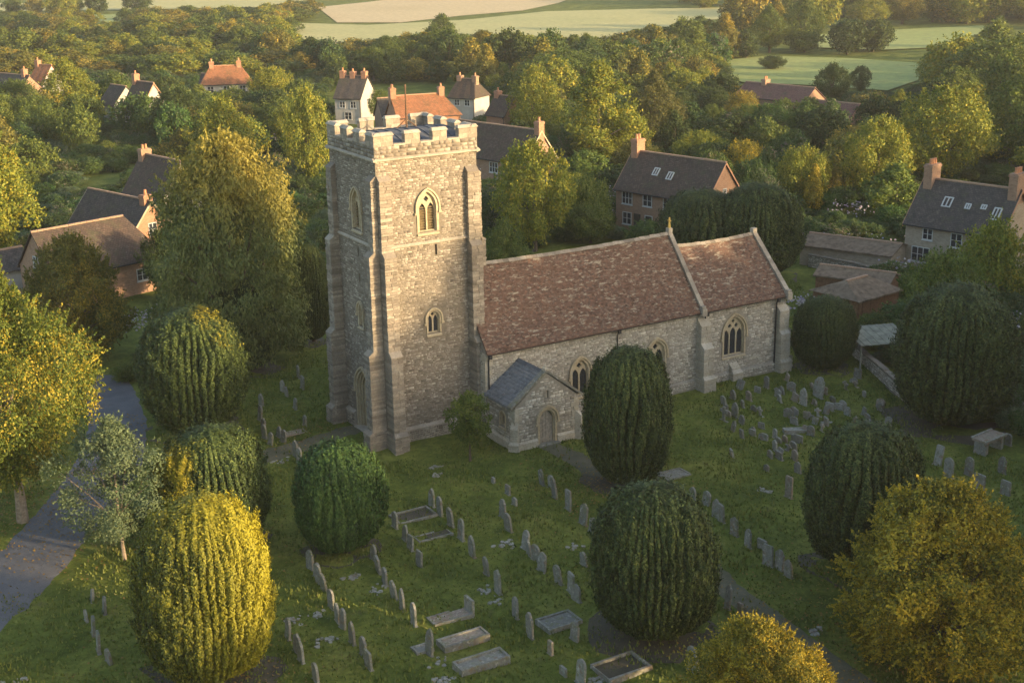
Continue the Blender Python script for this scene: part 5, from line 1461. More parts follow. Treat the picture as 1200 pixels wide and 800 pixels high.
    for (cx, q, w, h) in sky:
        y = -over+(D/2+over)*q; z = eo+(r-eo)*q+th
        up = Vector((0, D/2+over, r-eo)).normalized(); o_ = Vector((cx, y, z))+nrm*0.05
        mb = MB()
        def P_(a_, b_, c_): return o_+Vector((1, 0, 0))*a_+up*b_+nrm*c_
        for (a0, a1, b0, b1) in ((-w/2, w/2, -h/2, -h/2+.1), (-w/2, w/2, h/2-.1, h/2), (-w/2, -w/2+.1, -h/2+.1, h/2-.1), (w/2-.1, w/2, -h/2+.1, h/2-.1), (-.04, .04, -h/2+.1, h/2-.1)):
            mb.hexa([P_(a0, b0, -.1), P_(a1, b0, -.1), P_(a1, b1, -.1), P_(a0, b1, -.1), P_(a0, b0, .06), P_(a1, b0, .06), P_(a1, b1, .06), P_(a0, b1, .06)])
        so = mb.build('skylight', M['white_paint'], ro)
    return t
def at(px, py, z): return G(px, py, z)[:2]
house('brick house with pale skylights and one chimney behind the nave', at(722, 219, 4.6), -76, 12.1, 6.0, 4.6, 8.1, 'brick', 'roof_brown', [(0.5, 3.0, 1.4, 'brick_orange', 2)], wins=[(1.6, 3.0, 1.3, 1.2, 3), (4.4, 3.1, 1.1, 1.1, 2), (7.3, 3.1, 1.4, 1.1, 3), (1.6, 0.8, 1.1, 1.2, 2), (4.6, 0.6, 0.9, 1.4, 1)], gwins=[('R', 3.1, 4.6, 0.5, 0.8), ('R', 4.6, 2.6, 0.8, 0.9)], sky=[(4.3, 0.55, 0.75, 0.95), (6.3, 0.5, 0.75, 0.95)], door=3.0, barge='brick_orange')
house('stone house with four skylights and two tall chimneys at the right edge', at(1062, 259, 4.5), -76, 9.4, 6.4, 4.5, 8.1, 'stonewall', 'roof_grey', [(0.6, 3.2, 1.5, 'brick', 3), (9.0, 3.2, 1.6, 'brick', 3)], wins=[(2.3, 3.1, 0.9, 0.95, 2), (1.7, 0.9, 1.7, 1.3, 3), (5.2, 2.8, 1.0, 1.2, 2), (6.4, 0.9, 1.7, 1.2, 3)], sky=[(3.2, 0.55, 0.9, 1.1), (5.3, 0.52, 0.55, 0.6), (6.8, 0.55, 0.55, 0.5), (8.2, 0.45, 0.75, 1.3)], barge='brick_orange', door=8.6)
house('low dark-tiled cottage directly behind the tower with a chimney at its right end', tuple(at(558, 182, 3.6)-6*np.array([math.cos(math.radians(-76)), math.sin(math.radians(-76))])), -76, 14.8, 5.6, 3.6, 7.2, 'brick', 'roof_brown', [(14.6, 2.8, 1.2, 'brick_orange', 1)], wins=[(9.2, 1.8, 1.4, 1.2, 3), (12.4, 1.8, 1.3, 1.1, 3)], barge='dressing')
Pd = at(466, 138, 4.6)
house('orange-roofed house with twin chimneys behind the tower battlements', Pd, -10, 9.8, 6.0, 4.6, 7.35, 'brick_orange', 'roof_orange', [(0.2, 3.2, 1.3, 'brick_orange', 2), (7.8, 3.0, 1.1, 'brick_orange', 1)], hip=(0, 2.2), wins=[(2, 2.9, 1.1, 1.1, 2), (6, 2.9, 1.1, 1.1, 2)])
house('dark-roofed wing at the left of the orange-roofed house', at(449, 139, 3.7), -10, 2.8, 5.0, 3.7, 6.4, 'brick', 'roof_grey')
house('white gabled house with dark roof and three chimneys left of the tower top', at(392, 114, 4.4), -50, 4.8, 6.0, 4.4, 7.6, 'render', 'roof_grey', [(0.3, 3.0, 0.9, 'brick_orange', 1), (2.2, 3.0, 0.8, 'brick_orange', 1), (4.3, 3.0, 0.9, 'brick_orange', 1)], wins=[(1.4, 2.7, 0.9, 1.0, 2), (3.4, 2.7, 0.9, 1.0, 2), (2.4, .8, 1.2, 1.1, 2)], gwins=[('R', 3.0, 3.0, 0.9, 0.9)])
house('white cottage with orange hipped roof and chimneys far left of centre', at(236, 99, 4.4), -20, 9.0, 5.6, 4.4, 7.3, 'render', 'roof_orange', [(2.0, 2.8, 0.9, 'brick_orange', 1), (7.0, 2.8, 0.9, 'brick_orange', 1)], hip=(2.0, 2.0), wins=[(1.6, 2.8, 1.0, 1.1, 2), (4.5, 2.8, 1.0, 1.1, 2), (7.4, 2.8, 1.0, 1.1, 2), (3, .8, 1.2, 1.1, 2), (6, .8, 1.2, 1.1, 2)])
house('small grey-gabled front wing of the white cottage with orange roof', at(232, 103, 3.2), -50, 3.0, 3.6, 3.2, 5.6, 'render', 'roof_grey', gwins=[('R', 1.8, 2.0, 0.8, 0.9)])
house('orange-roofed cottage with white gable at the far left', at(34, 96, 4.0), -60, 3.8, 5.0, 4.0, 7.0, 'render', 'roof_orange', [(0.2, 2.5, 0.9, 'brick_orange', 1)], wins=[(2, 2.2, 1.1, 1.1, 2)], gwins=[('R', 2.5, 3.0, 1.0, 1.0)])
house('long dark-roofed building left of the orange-roofed cottage', at(-12, 104, 3.2), -66, 9.0, 5.4, 3.2, 5.8, 'brick', 'roof_grey', [(7.6, 2.7, 1.2, 'brick_orange', 1)])
house('timber cottage with large brown roof and tall chimney at upper left', at(143, 127, 3.8), -76, 5.8, 5.6, 3.8, 8.0, 'render', 'roof_brown', [(0.4, 2.8, 1.2, 'brick_orange', 1)], wins=[(1.5, 2.2, 1.0, 1.1, 2), (4.0, 2.2, 1.1, 1.1, 2)], barge='brick_orange')
house('low grey-roofed cottage just left of the timber cottage', at(117, 120, 3.2), -76, 5.0, 5.0, 3.2, 6.0, 'render', 'roof_grey', wins=[(3.4, 1.8, 0.9, 1.0, 2)])
house('small dark cottage with chimney above the farmhouse roofs on the left', at(146, 222, 3.1), -76, 8.3, 5.4, 3.1, 6.9, 'render', 'roof_brown', [(0.6, 2.7, 0.7, 'brick', 2)], wins=[(1.8, 1.2, 1.0, 1.1, 2)], door=3.2)
house('farmhouse with dark roof and sunlit orange brick gable on the left', at(80, 264, 3.6), -72, 10.6, 5.6, 3.6, 6.85, 'brick_orange', 'roof_grey', [(9.9, 2.8, 0.6, 'brick_orange', 1)], gwins=[('R', 2.8, 3.6, 0.8, 1.1)], barge='dressing')
Ka, Kb = G(38, 273, 6.6), G(143, 254, 6.6)
ka = math.degrees(math.atan2(Kb[1]-Ka[1], Kb[0]-Ka[0])); kl = float(np.hypot(Kb[0]-Ka[0], Kb[1]-Ka[1])); ku = np.array([math.cos(math.radians(ka)), math.sin(math.radians(ka))])
kp = Ka[:2]+np.array([ku[1], -ku[0]])*3.2
house('long low brick barn with dark roof and a window in its left gable', (kp[0], kp[1]), ka, kl+2.0, 6.4, 3.2, 6.6, 'brick', 'roof_brown', hip=(0, 2.2), gwins=[('L', 3.2, 3.4, 0.8, 1.0)], wins=[(8.5, 1.2, 1.0, 1.0, 2)])
house('low white-walled outbuilding at the left of the brick barn', at(2, 318, 2.4), ka, 3.0, 4.0, 2.4, 3.8, 'render', 'roof_grey', name='outbuilding', cat='outbuilding')
house('brown-roofed cottage with small chimneys right of the orange-roofed house', at(526, 113, 4.0), -60, 5.0, 5.0, 4.0, 6.7, 'render', 'roof_brown', [(0.8, 2.5, 0.6, 'brick', 1), (3.8, 2.5, 0.6, 'brick', 1)], hip=(0.8, 1.6), wins=[(1.6, 2.6, 0.9, 0.9, 2), (3.6, 2.6, 0.9, 0.9, 2)])
house('narrow brick house with a lit chimney above the low dark-tiled cottage', at(570, 133, 3.8), -76, 4.0, 4.4, 3.8, 6.4, 'brick', 'roof_brown', [(0.4, 2.2, 0.7, 'brick_orange', 1)])
house('long low red-roofed farm range below the meadow', at(862, 112, 3.0), -78, 14.0, 6.0, 3.0, 5.0, 'brick', 'roof_red', [(4.0, 3.0, 0.8, 'brick', 2)])
house('second lower red roof at the right of the farm range', at(945, 133, 2.2), -78, 8.0, 5.0, 2.2, 4.0, 'brick', 'roof_red')
# garden buildings
house('low brown timber shed behind the flat-roofed shed', at(956, 322, 2.0), -62, 6.5, 3.0, 2.0, 2.5, 'timber', 'felt', name='shed', cat='shed', bulge=0.02)
sp = at(1006, 353, 2.3)
house('brown timber garden shed with shallow pitched felt roof', sp, 8, 5.4, 4.6, 2.3, 3.2, 'timber', 'felt', name='shed', cat='shed', door=1.0, hip=(1.6, 1.6), bulge=0.02, doorm='timber')
# plank boarding on the near shed
sh = [o for o in bpy.data.objects if o.get('label', '').startswith('brown timber garden shed')][0]
FF_ = Frame((0, 0, 0), (1, 0, 0), (0, -1, 0)); FL_ = Frame((0, 4.6, 0), (0, -1, 0), (-1, 0, 0))
bm_ = MB(); bm_.fbox(FF_, 0, 0.165, 0, 2.1, 0.004, 0.03); bme = bm_.mesh('board', M['timber']); bm_ = MB(); bm_.fbox(FL_, 0, 0.165, 0, 2.1, 0.004, 0.03); bml = bm_.mesh('board_side', M['timber'])
for q in range(30):
    if 0.4 < q*0.18+0.09 < 1.6: continue
    o = mobj('board', bme, sh); o.location = (q*0.18, -R.uniform(0, 0.012), 0)
for q in range(25):
    o = mobj('board', bml, sh); o.location = (-R.uniform(0, 0.012), -q*0.184, 0)
gs = at(1008, 405, 1.9)
t = empty('lean_to', (gs[0], gs[1], 0), math.radians(-20), label='pale sheet-roofed lean-to on a white post beside the brown shed', cat='lean-to')
mb = MB()
for k in range(14):
    x0 = k*0.3; z = 0.02*(k % 2)
    mb.hexa([(x0, -0.2, 1.9+z), (x0+0.29, -0.2, 1.9+z), (x0+0.29, 3.4, 2.3+z), (x0, 3.4, 2.3+z), (x0, -0.2, 1.95+z), (x0+0.29, -0.2, 1.95+z), (x0+0.29, 3.4, 2.35+z), (x0, 3.4, 2.35+z)])
mb.build('roof_sheet', M['poly'], t)
for x, y in ((0.1, 0.0), (4.0, 0.0), (0.1, 3.2), (4.0, 3.2)):
    mb = MB(); mb.box(x-0.05, x+0.05, y-0.05, y+0.05, 0, 1.9+0.11*y); mb.build('post', M['grave_pale'], t)
t = mobj('garage', None) if False else None
ga = at(938, 288, 1.8)
house('long flat grey roof over a garden building right of the dark yews', ga, -66, 9.0, 5.0, 1.9, 2.5, 'stonewall', 'felt', name='outbuilding', cat='outbuilding', bulge=0.02)
# boundary wall of the churchyard
def stone_wall(label, pts, h, th=0.35, name='boundary_wall', mat='rubble_pale', core='mortar'):
    P = [G(*p) for p in pts]
    mb = MB(); co = []; q = []
    t = empty(name, (P[0][0], P[0][1], 0), 0, label=label, cat='wall')
    off = Vector((P[0][0], P[0][1], 0))
    for a, b in zip(P[:-1], P[1:]):
        a = Vector((a[0], a[1], 0))-off; b = Vector((b[0], b[1], 0))-off
        u = (b-a).normalized(); n = Vector((u.y, -u.x, 0)); L = (b-a).length
        F = Frame(a, u, n)
        mb.fbox(F, 0, L, -0.3, h-0.1, -th/2, th/2)
        x = 0
        while x < L:
            l = min(R.uniform(0.3, 0.6), L-x); z = h-0.1+R.uniform(0, 0.08)
            mb.fbox(F, x+.01, x+l-.01, h-0.12, z+0.08, -th/2-0.05, th/2+0.05, 0.015); x += l
        stone_field('wall_stones', F, 0, L, 0, h-0.1, None, M[mat], t, proud=(th/2+0.005, th/2+0.04))
    mb.build('wall_core', M[core], t)
stone_wall('low rubble boundary wall running down behind the small clipped yew', [(985, 398), (1003, 418), (1042, 452), (1072, 480)], 0.95)
stone_wall('mossy garden wall between the sheds and the stone house', [(948, 312), (1000, 322), (1060, 338)], 1.2)
stone_wall('overgrown wall at the right edge behind the largest yew', [(1150, 470), (1200, 492), (1300, 530)], 1.1)

# ------------------------------------------------------------------ belts of trees and shrubs
def house_clear(x, y, pad=1.0):
    ok = np.ones(len(x), bool)
    for P, u, n, L, D in HOUSES:
        dx, dy = x-P[0], y-P[1]
        a = dx*u[0]+dy*u[1]; b = -(dx*n[0]+dy*n[1])
        ok &= ~((a > -pad) & (a < L+pad) & (b > -pad*1.6) & (b < D+pad))
    return ok
def hides_house(x, y, h, r):
    """true where a plant of height h would stand in front of a house seen from the camera side"""
    bad = np.zeros(len(x), bool)
    top = proj(np.c_[x, y, h]); bot = proj(np.c_[x, y, np.zeros(len(x))])
    rp = r*CF/top[:, 2]
    for (x0, y0, x1, y1), dist in VIEW:
        bad |= (top[:, 0]+rp*0.8 > x0) & (top[:, 0]-rp*0.8 < x1) & (top[:, 1] < y1) & (bot[:, 1] > y0) & (top[:, 2] < dist)
    return bad
VIEW = [((724, 175, 830, 234), 146), ((830, 188, 866, 215), 142), ((1062, 212, 1200, 266), 132), ((568, 144, 636, 184), 175), ((458, 108, 543, 128), 208), ((402, 90, 442, 103), 230),
        ((244, 76, 288, 92), 255), ((38, 76, 62, 85), 235), ((134, 88, 176, 108), 215), ((150, 180, 210, 218), 162), ((90, 226, 188, 266), 142), ((25, 258, 162, 292), 134), ((530, 90, 572, 106), 230),
        ((866, 97, 980, 112), 245), ((975, 324, 1055, 350), 118), ((1008, 380, 1050, 392), 105)]
def scatter(poly, step, jit, seed, hr, rr_, avoid_house=True, dmax=9999, dmin=0):
    """candidate plants on a jittered world grid whose foot falls inside the region"""
    rs = np.random.RandomState(seed)
    W_ = np.array([G(*p)[:2] for p in poly])
    x0, y0 = W_.min(0); x1, y1 = W_.max(0)
    gx, gy = np.meshgrid(np.arange(x0, x1, step), np.arange(y0, y1, step))
    x = gx.ravel()+rs.uniform(-jit, jit, gx.size)*step; y = gy.ravel()+rs.uniform(-jit, jit, gx.size)*step
    k = in_poly(x, y, [tuple(w) for w in W_]); x, y = x[k], y[k]
    h = rs.uniform(*hr, len(x)); r = rs.uniform(*rr_, len(x))
    ok = house_clear(x, y, 1.2)
    for nm, mt, fp_ in FIELDS: ok &= ~in_poly(x, y, [tuple(G(*p)[:2]) for p in fp_])
    for fp_ in LAWNS: ok &= ~in_poly(x, y, [tuple(G(*p)[:2]) for p in fp_])
    for nm, mt, fp_ in FIELDS:
        for q in (0.8,):
            pp = proj(np.c_[x, y, h*q]); ok &= ~in_poly(pp[:, 0], pp[:, 1], fp_)
    if avoid_house: ok &= ~hides_house(x, y, h*0.92, r)
    return x[ok], y[ok], h[ok], r[ok], rs
LM = [('the white gabled house', 422, 100), ('the orange-roofed house', 500, 122), ('the low cottage behind the tower', 600, 165), ('the brick house with skylights', 785, 210),
      ('the stone house at the right', 1130, 245), ('the red-roofed farm range', 915, 105), ('the timber cottage', 150, 108), ('the white cottage with orange roof', 263, 90),
      ('the far left orange-roofed cottage', 50, 88), ('the farmhouse roofs on the left', 130, 255), ('the pale-trunked tree', 702, 130), ('the brightest yellow tree', 1102, 160),
      ('the pale feathery tree', 275, 200), ('the tower top', 450, 140), ('the nearer meadow', 960, 88), ('the upper meadow', 1050, 45), ('the joined yews behind the chancel', 855, 260),
      ('the small pointed yellow tree', 953, 220), ('the pale central field', 600, 30), ('the two tall field trees', 920, 30), ('the little brown-roofed cottage', 553, 105),
      ('the small dark cottage', 180, 205), ('the long grey flat roof', 985, 280), ('the nave ridge', 670, 292), ('the straw-coloured field', 520, 8), ('the golden tree by the left cottages', 266, 160)]
TONE = {'green': 'green', 'dark': 'dark green', 'bright': 'yellow-green', 'olive': 'olive', 'shrub': 'dull green'}
SHAPE = {'far0': 'round', 'far1': 'upright', 'far2': 'spreading', 'far3': 'tall narrow', 'broad': 'full round', 'broad3': 'low broad', 'ovate': 'egg-shaped', 'cone': 'pointed', 'tall': 'ragged tall'}
PEND = []
OUT = []
def finish_labels(items, marks, noun, kmax=16):
    """name each plant or stone by its look and by the nearest findable thing; ties are ranked by distance"""
    seen = {}
    for o, look, px, py in items:
        best = min(marks, key=lambda m: (m[1]-px)**2+((m[2]-py)*1.6)**2)
        dx, dy = px-best[1], py-best[2]
        if abs(dx) < 14 and abs(dy) < 10: d = 'close beside'
        elif abs(dx) > abs(dy)*2.2: d = 'right of' if dx > 0 else 'left of'
        elif abs(dy) > abs(dx)*2.2: d = 'in front of' if dy > 0 else 'behind'
        else: d = ('front ' if dy > 0 else 'back ')+('right of' if dx > 0 else 'left of')
        seen.setdefault((look, d, best[0]), []).append((math.hypot(dx, dy), o))
    rank = ['nearest', 'second nearest', 'third nearest', 'fourth nearest', 'fifth nearest', 'sixth nearest', 'seventh nearest', 'eighth nearest']
    for (look, d, nm), lst in seen.items():
        lst.sort(key=lambda q: q[0])
        for k, (_, o) in enumerate(lst):
            d2 = d.replace('front ', 'before and ').replace('back ', 'behind and ') if d != 'in front of' else d
            if len(lst) == 1: o['label'] = '%s %s %s %s' % (look, noun, d2, nm)
            else: o['label'] = '%s %s %s %s, %s' % (look, noun, d2, nm, rank[min(k, 7)])
FH = [PROTO['far%d' % q][2] for q in range(4) for m_ in range(4)]
def belt(label, group, poly, step, seed, hr, rr_, mats, keys=('far0', 'far1', 'far2', 'far3', 'far0', 'far2', 'ovate', 'cone', 'tall'), cap=90):
    x, y, h, r, rs = scatter(poly, step, 0.38, seed, hr, rr_)
    keep = np.ones(len(x), bool)
    for tx, ty, trr in TREES: keep &= (x-tx)**2+(y-ty)**2 > (trr*0.8+1.5)**2
    idx = np.where(keep)[0]; rs.shuffle(idx); idx = idx[:cap]
    for i in idx:
        key = keys[rs.randint(len(keys))]; mt = mats[rs.randint(len(mats))]
        me, tr, H = PROTO[key]
        pp = proj((x[i], y[i], h[i]*0.6))[0]; rpx = r[i]*CF/pp[2]
        if pp[0] < -rpx or pp[0] > 1200+rpx or pp[1] < -rpx:
            pk = int(rs.randint(16)); OUT.append((x[i], y[i], 0, r[i], h[i]/FH[pk], 0.5*i, pk)); continue
        o = empty('tree', (x[i], y[i], 0), rs.uniform(0, 6.28), label=label, cat='tree', group=group)
        o.scale = (r[i], r[i], h[i]/H)
        c = mobj('crown', me, o); set_mat(c, mt); mobj('trunk', tr, o)
        PEND.append((o, ('large ' if r[i] > sum(rr_)/2 else 'small ')+TONE[mt]+' '+SHAPE[key], pp[0], pp[1]))
MX = ['green', 'green', 'dark', 'bright', 'olive', 'shrub']
belt('green tree in the crowded wood between the left-hand cottages and the far fields', 'trees behind the left-hand cottages', [(-120, 128), (60, 70), (230, 62), (330, 75), (385, 100), (385, 60), (300, 50), (150, 56), (-120, 66)], 10, 1, (4.5, 8), (3.4, 5.6), MX, cap=190)
belt('tree in the village gardens left of the pale feathery tree', 'garden trees on the left', [(-100, 250), (40, 215), (140, 175), (230, 215), (330, 200), (385, 215), (385, 130), (200, 122), (-100, 150)], 9, 2, (4, 7.5), (2.6, 4.4), MX, ('far0', 'broad3', 'far2', 'far1'))
belt('tree in the dense wood behind the tower, up to the pale field', 'trees of the wood behind the tower', [(390, 100), (520, 95), (640, 130), (760, 110), (850, 90), (850, 45), (700, 52), (560, 48), (400, 58)], 10, 3, (6.5, 10.5), (3.4, 5.4), MX, cap=130)
belt('tree in the gardens around the brick house behind the nave', 'garden trees behind the nave', [(565, 330), (560, 200), (640, 150), (860, 150), (990, 240), (900, 260), (790, 280), (700, 300)], 8, 4, (3.5, 7), (2.2, 4.0), MX, ('broad3', 'far2', 'far1', 'broad'))
belt('tree in the shaded thicket below the red-roofed farm', 'thicket trees below the farm', [(790, 120), (860, 118), (1060, 150), (1070, 270), (990, 262), (880, 190), (790, 170)], 8, 5, (4, 7), (2.4, 4.0), ['green', 'dark', 'shrub', 'green', 'olive'], ('broad3', 'far2', 'far1', 'far0'))
belt('green tree in the great wooded bank along the right edge', 'trees of the right-hand bank', [(1080, 110), (1180, 75), (1330, 80), (1330, 250), (1200, 230), (1080, 250)], 10, 6, (7, 12), (3.8, 6), ['green', 'green', 'dark', 'bright'], ('far0', 'far1', 'broad', 'far3'))
belt('dark tree in the hedge line between the two meadows', 'hedge trees between the meadows', [(850, 66), (960, 58), (1160, 56), (1200, 60), (1200, 76), (1090, 74), (960, 68), (850, 72)], 10, 7, (5, 8.5), (3, 5), ['dark', 'green'])
belt('sunlit tree in the belt above the upper meadow', 'trees above the upper meadow', [(800, 30), (960, 30), (1160, 24), (1320, 22), (1320, 44), (1150, 30), (960, 38), (900, 62), (830, 42)], 15, 8, (8, 14), (4.5, 7.5), ['green', 'bright', 'olive'], cap=60)

finish_labels(PEND, LM, 'tree')
finish_labels(EG, [('the small clipped yew', 964, 435), ('the chancel window', 862, 450), ('the chancel corner', 915, 440), ('the pointed pale headstone', 941, 475), ('the nave buttress', 828, 465),
                   ('the large pale leaning headstone', 958, 462), ('the right-hand dark yew', 1005, 510), ('the boundary wall', 1030, 450), ('the largest yew', 1060, 500), ('the tall dark lone headstone', 924, 575)], 'headstone')
def gn_scatter(name, pts, protos, label=None):
    """one object: points carrying scale, turn and choice of plant, instanced by geometry nodes"""
    me = bpy.data.meshes.new(name)
    n = len(pts)
    me.vertices.add(n); me.vertices.foreach_set('co', np.array([p[:3] for p in pts], dtype=np.float32).ravel())
    a = me.attributes.new('sc', 'FLOAT_VECTOR', 'POINT'); a.data.foreach_set('vector', np.array([(p[3], p[3], p[4]) for p in pts], dtype=np.float32).ravel())
    a = me.attributes.new('rot', 'FLOAT_VECTOR', 'POINT'); a.data.foreach_set('vector', np.array([(0, 0, p[5]) for p in pts], dtype=np.float32).ravel())
    a = me.attributes.new('pick', 'INT', 'POINT'); a.data.foreach_set('value', np.array([p[6] for p in pts], dtype=np.int32))
    ob = mobj(name, me, kind='stuff')
    coll = bpy.data.collections.new(name+'_plants')
    for k, (pm, mt) in enumerate(protos):
        o = bpy.data.objects.new('%02d_plant_%s' % (k, name), pm); set_mat(o, mt); coll.objects.link(o)
    ng = bpy.data.node_groups.new(name+'_nodes', 'GeometryNodeTree')
    ng.interface.new_socket('Geometry', in_out='INPUT', socket_type='NodeSocketGeometry'); ng.interface.new_socket('Geometry', in_out='OUTPUT', socket_type='NodeSocketGeometry')
    gi, go = ng.nodes.new('NodeGroupInput'), ng.nodes.new('NodeGroupOutput')
    ip = ng.nodes.new('GeometryNodeInstanceOnPoints'); ci = ng.nodes.new('GeometryNodeCollectionInfo')
    ci.inputs['Collection'].default_value = coll; ci.inputs['Separate Children'].default_value = True; ci.inputs['Reset Children'].default_value = True
    def na(nm, ty):
        q = ng.nodes.new('GeometryNodeInputNamedAttribute'); q.data_type = ty; q.inputs['Name'].default_value = nm; return q.outputs['Attribute']
    ng.links.new(gi.outputs[0], ip.inputs['Points']); ng.links.new(ci.outputs[0], ip.inputs['Instance'])
    ip.inputs['Pick Instance'].default_value = True
    ng.links.new(na('pick', 'INT'), ip.inputs['Instance Index']); ng.links.new(na('rot', 'FLOAT_VECTOR'), ip.inputs['Rotation']); ng.links.new(na('sc', 'FLOAT_VECTOR'), ip.inputs['Scale'])
    ng.links.new(ip.outputs[0], go.inputs[0])
    md = ob.modifiers.new('plants', 'NODES'); md.node_group = ng
    return ob
FARP = [(PROTO['far%d' % q][0], m_) for q in range(4) for m_ in ('green', 'dark', 'bright', 'olive')]
gn_scatter('woodland', OUT, FARP)
def stuff_wood(name, poly, step, seed, hr, rr_, weights=None, avoid=True):
    x, y, h, r, rs = scatter(poly, step, 0.45, seed, hr, rr_, avoid_house=avoid)
    pk = rs.choice(16, len(x), p=weights)
    return gn_scatter(name, [(x[i], y[i], 0, r[i], h[i]/FH[pk[i]], rs.uniform(0, 6.28), int(pk[i])) for i in range(len(x))], FARP)
stuff_wood('woodland', [(-200, 62), (-200, 16), (100, 14), (210, 4), (330, 10), (372, 12), (372, 30), (330, 50), (420, 58), (560, 48), (700, 50), (850, 45), (850, 70), (500, 75), (385, 100), (300, 92), (100, 92), (-200, 105)], 9, 41, (3.5, 6.5), (3.6, 6.5))
stuff_wood('woodland', [(700, 8), (760, 4), (1320, -6), (1320, 26), (1150, 28), (940, 20), (860, 24), (830, 14)], 16, 42, (8, 13), (6, 10))
stuff_wood('woodland', [(-300, 2), (-300, -40), (0, -46), (600, -50), (1400, -60), (1400, -14), (900, -12), (600, -18), (300, -12)], 42, 43, (9, 15), (10, 20))
stuff_wood('woodland', [(390, 104), (520, 99), (640, 135), (760, 120), (860, 120), (1060, 140), (1060, 110), (850, 90), (850, 50), (700, 56), (560, 52), (400, 62)], 6.5, 45, (3, 6.5), (2.2, 3.8))
SH = [(PROTO['far%d' % q][0], m_) for q in (0, 2) for m_ in ('shrub', 'green', 'dark', 'grey')]
def shrubs(name, poly, step, seed, hr, rr_, avoid=True):
    x, y, h, r, rs = scatter(poly, step, 0.5, seed, hr, rr_, avoid_house=avoid)
    pk = rs.choice(8, len(x), p=[.36, .05, .05, .04, .36, .05, .05, .04])
    return gn_scatter(name, [(x[i], y[i], -0.1, r[i], h[i]/2.0, rs.uniform(0, 6.28), int(pk[i])) for i in range(len(x))], SH)
shrubs('shrubbery', [(-150, 300), (-60, 395), (60, 385), (120, 350), (180, 350), (230, 330), (384, 330), (384, 90), (200, 85), (-150, 100)], 3.3, 51, (1.0, 2.8), (1.3, 2.6))
shrubs('shrubbery', [(560, 300), (560, 95), (860, 80), (1080, 105), (1330, 80), (1330, 420), (1180, 470), (1060, 440), (1010, 405), (960, 350), (935, 322), (780, 300), (700, 275)], 3.3, 52, (0.9, 2.8), (1.2, 2.5))
shrubs('hedgerow', [(100, 440), (180, 400), (200, 350), (235, 350), (240, 400), (170, 455), (120, 452)], 2.2, 53, (0.8, 1.8), (0.9, 1.6), False)
shrubs('shrubbery', [(930, 318), (935, 345), (1000, 400), (1060, 440), (1075, 400), (1070, 300), (1000, 290), (940, 290)], 1.6, 55, (0.5, 1.5), (0.6, 1.2))
shrubs('hedgerow', [(1160, 455), (1330, 500), (1330, 560), (1200, 520), (1150, 488)], 1.8, 54, (1.0, 2.2), (0.9, 1.6), False)
# wood outside the frame on the sun side (south-east), whose shade lies over the churchyard
def q2(lat, dist):
    """lateral coordinate across the light and distance towards the sun -> world"""
    return (lat*math.cos(_az)*-1+dist*math.sin(_az), lat*math.sin(_az)+dist*math.cos(_az))
BELT = []
rsb = np.random.RandomState(5)
for (lat0, lat1, hh) in ((-7, 8, 19.0), (8, 64, 20.8)):
    for row in range(3):
        l = lat0+row*2
        while l < lat1:
            d_ = 62+row*8+rsb.uniform(-2, 2)
            x, y = q2(l, d_)
            BELT.append((x, y, 0, 4.2+rsb.uniform(-.5, .8), (hh+rsb.uniform(-1.5, 1.5))/FH[0], rsb.uniform(0, 6), int(rsb.choice([0, 1, 4, 5, 8, 9]))))
            l += 6.0
for k_ in range(9):
    x, y = q2(-54+k_*3.6, 45+rsb.uniform(-1, 1)); BELT.append((x, y, 0, 2.6, (10.4+rsb.uniform(-.4, .6))/FH[0], 1.0*k_, int(rsb.choice([0, 1, 8]))))  # unseen low row added to shade the driveway and lower grass
for lat, d_, rr_, hh in ((-15.6, 50, 3.0, 13.0), (-15.0, 57, 3.2, 14.0)):
    x, y = q2(lat, d_); BELT.append((x, y, 0, rr_, hh/FH[0], 1.0, 1))  # two unseen trees added to throw shade on the near yews
gn_scatter('woodland', BELT, FARP)

# ------------------------------------------------------------------ grass tufts
rs = np.random.RandomState(77)
YARD = [(-60, 830), (-40, 700), (60, 690), (120, 640), (175, 560), (185, 480), (300, 440), (384, 395), (384, 330), (780, 300), (935, 330), (1000, 415), (1050, 455), (1130, 520), (1260, 560), (1300, 900), (-60, 900)]
YW = [tuple(G(*p)[:2]) for p in YARD]
n = 260000
x = rs.uniform(-42, 62, n); y = rs.uniform(-48, 30, n)
pr = proj(np.c_[x, y, np.zeros(n)])
LW = [tuple(G(*p)[:2]) for p in [(-80, 640), (-60, 560), (60, 470), (96, 462), (94, 500), (80, 540), (45, 590), (-5, 636)]]
k = (in_poly(x, y, YW) | in_poly(x, y, LW)) & (pr[:, 0] > -20) & (pr[:, 0] < 1220) & (pr[:, 1] < 815)
for px_ in ([(436, 492), (310, 525), (165, 590), (160, 612), (310, 545), (436, 507)], [(650, 517), (688, 530), (745, 568), (815, 630), (880, 690), (955, 745), (1080, 840), (1030, 850), (920, 765), (850, 705), (795, 655), (722, 585), (670, 545), (628, 524)]):
    k &= ~in_poly(x, y, [tuple(G(*p)[:2]) for p in px_]) | (rs.rand(n) < 0.22)
k &= ~((x > -1.3) & (x < 33) & (y > -1.9) & (y < 7)) & ~((x > 6.3) & (x < 11.4) & (y > -5.3) & (y < 0))
x, y = x[k], y[k]; n = len(x)
z = ground_h(x, y)
hgt = rs.uniform(0.06, 0.19, n)*(1+0.6*np.sin(x*0.9)*np.sin(y*0.7)); a = rs.uniform(0, 2*PI, n); w = rs.uniform(0.03, 0.09, n)
lx, ly = rs.normal(size=n)*0.05, rs.normal(size=n)*0.05
v = np.stack([np.c_[x-np.cos(a)*w, y-np.sin(a)*w, z-0.02], np.c_[x+np.cos(a)*w, y+np.sin(a)*w, z-0.02], np.c_[x+lx, y+ly, z+hgt]], 1).reshape(-1, 3)
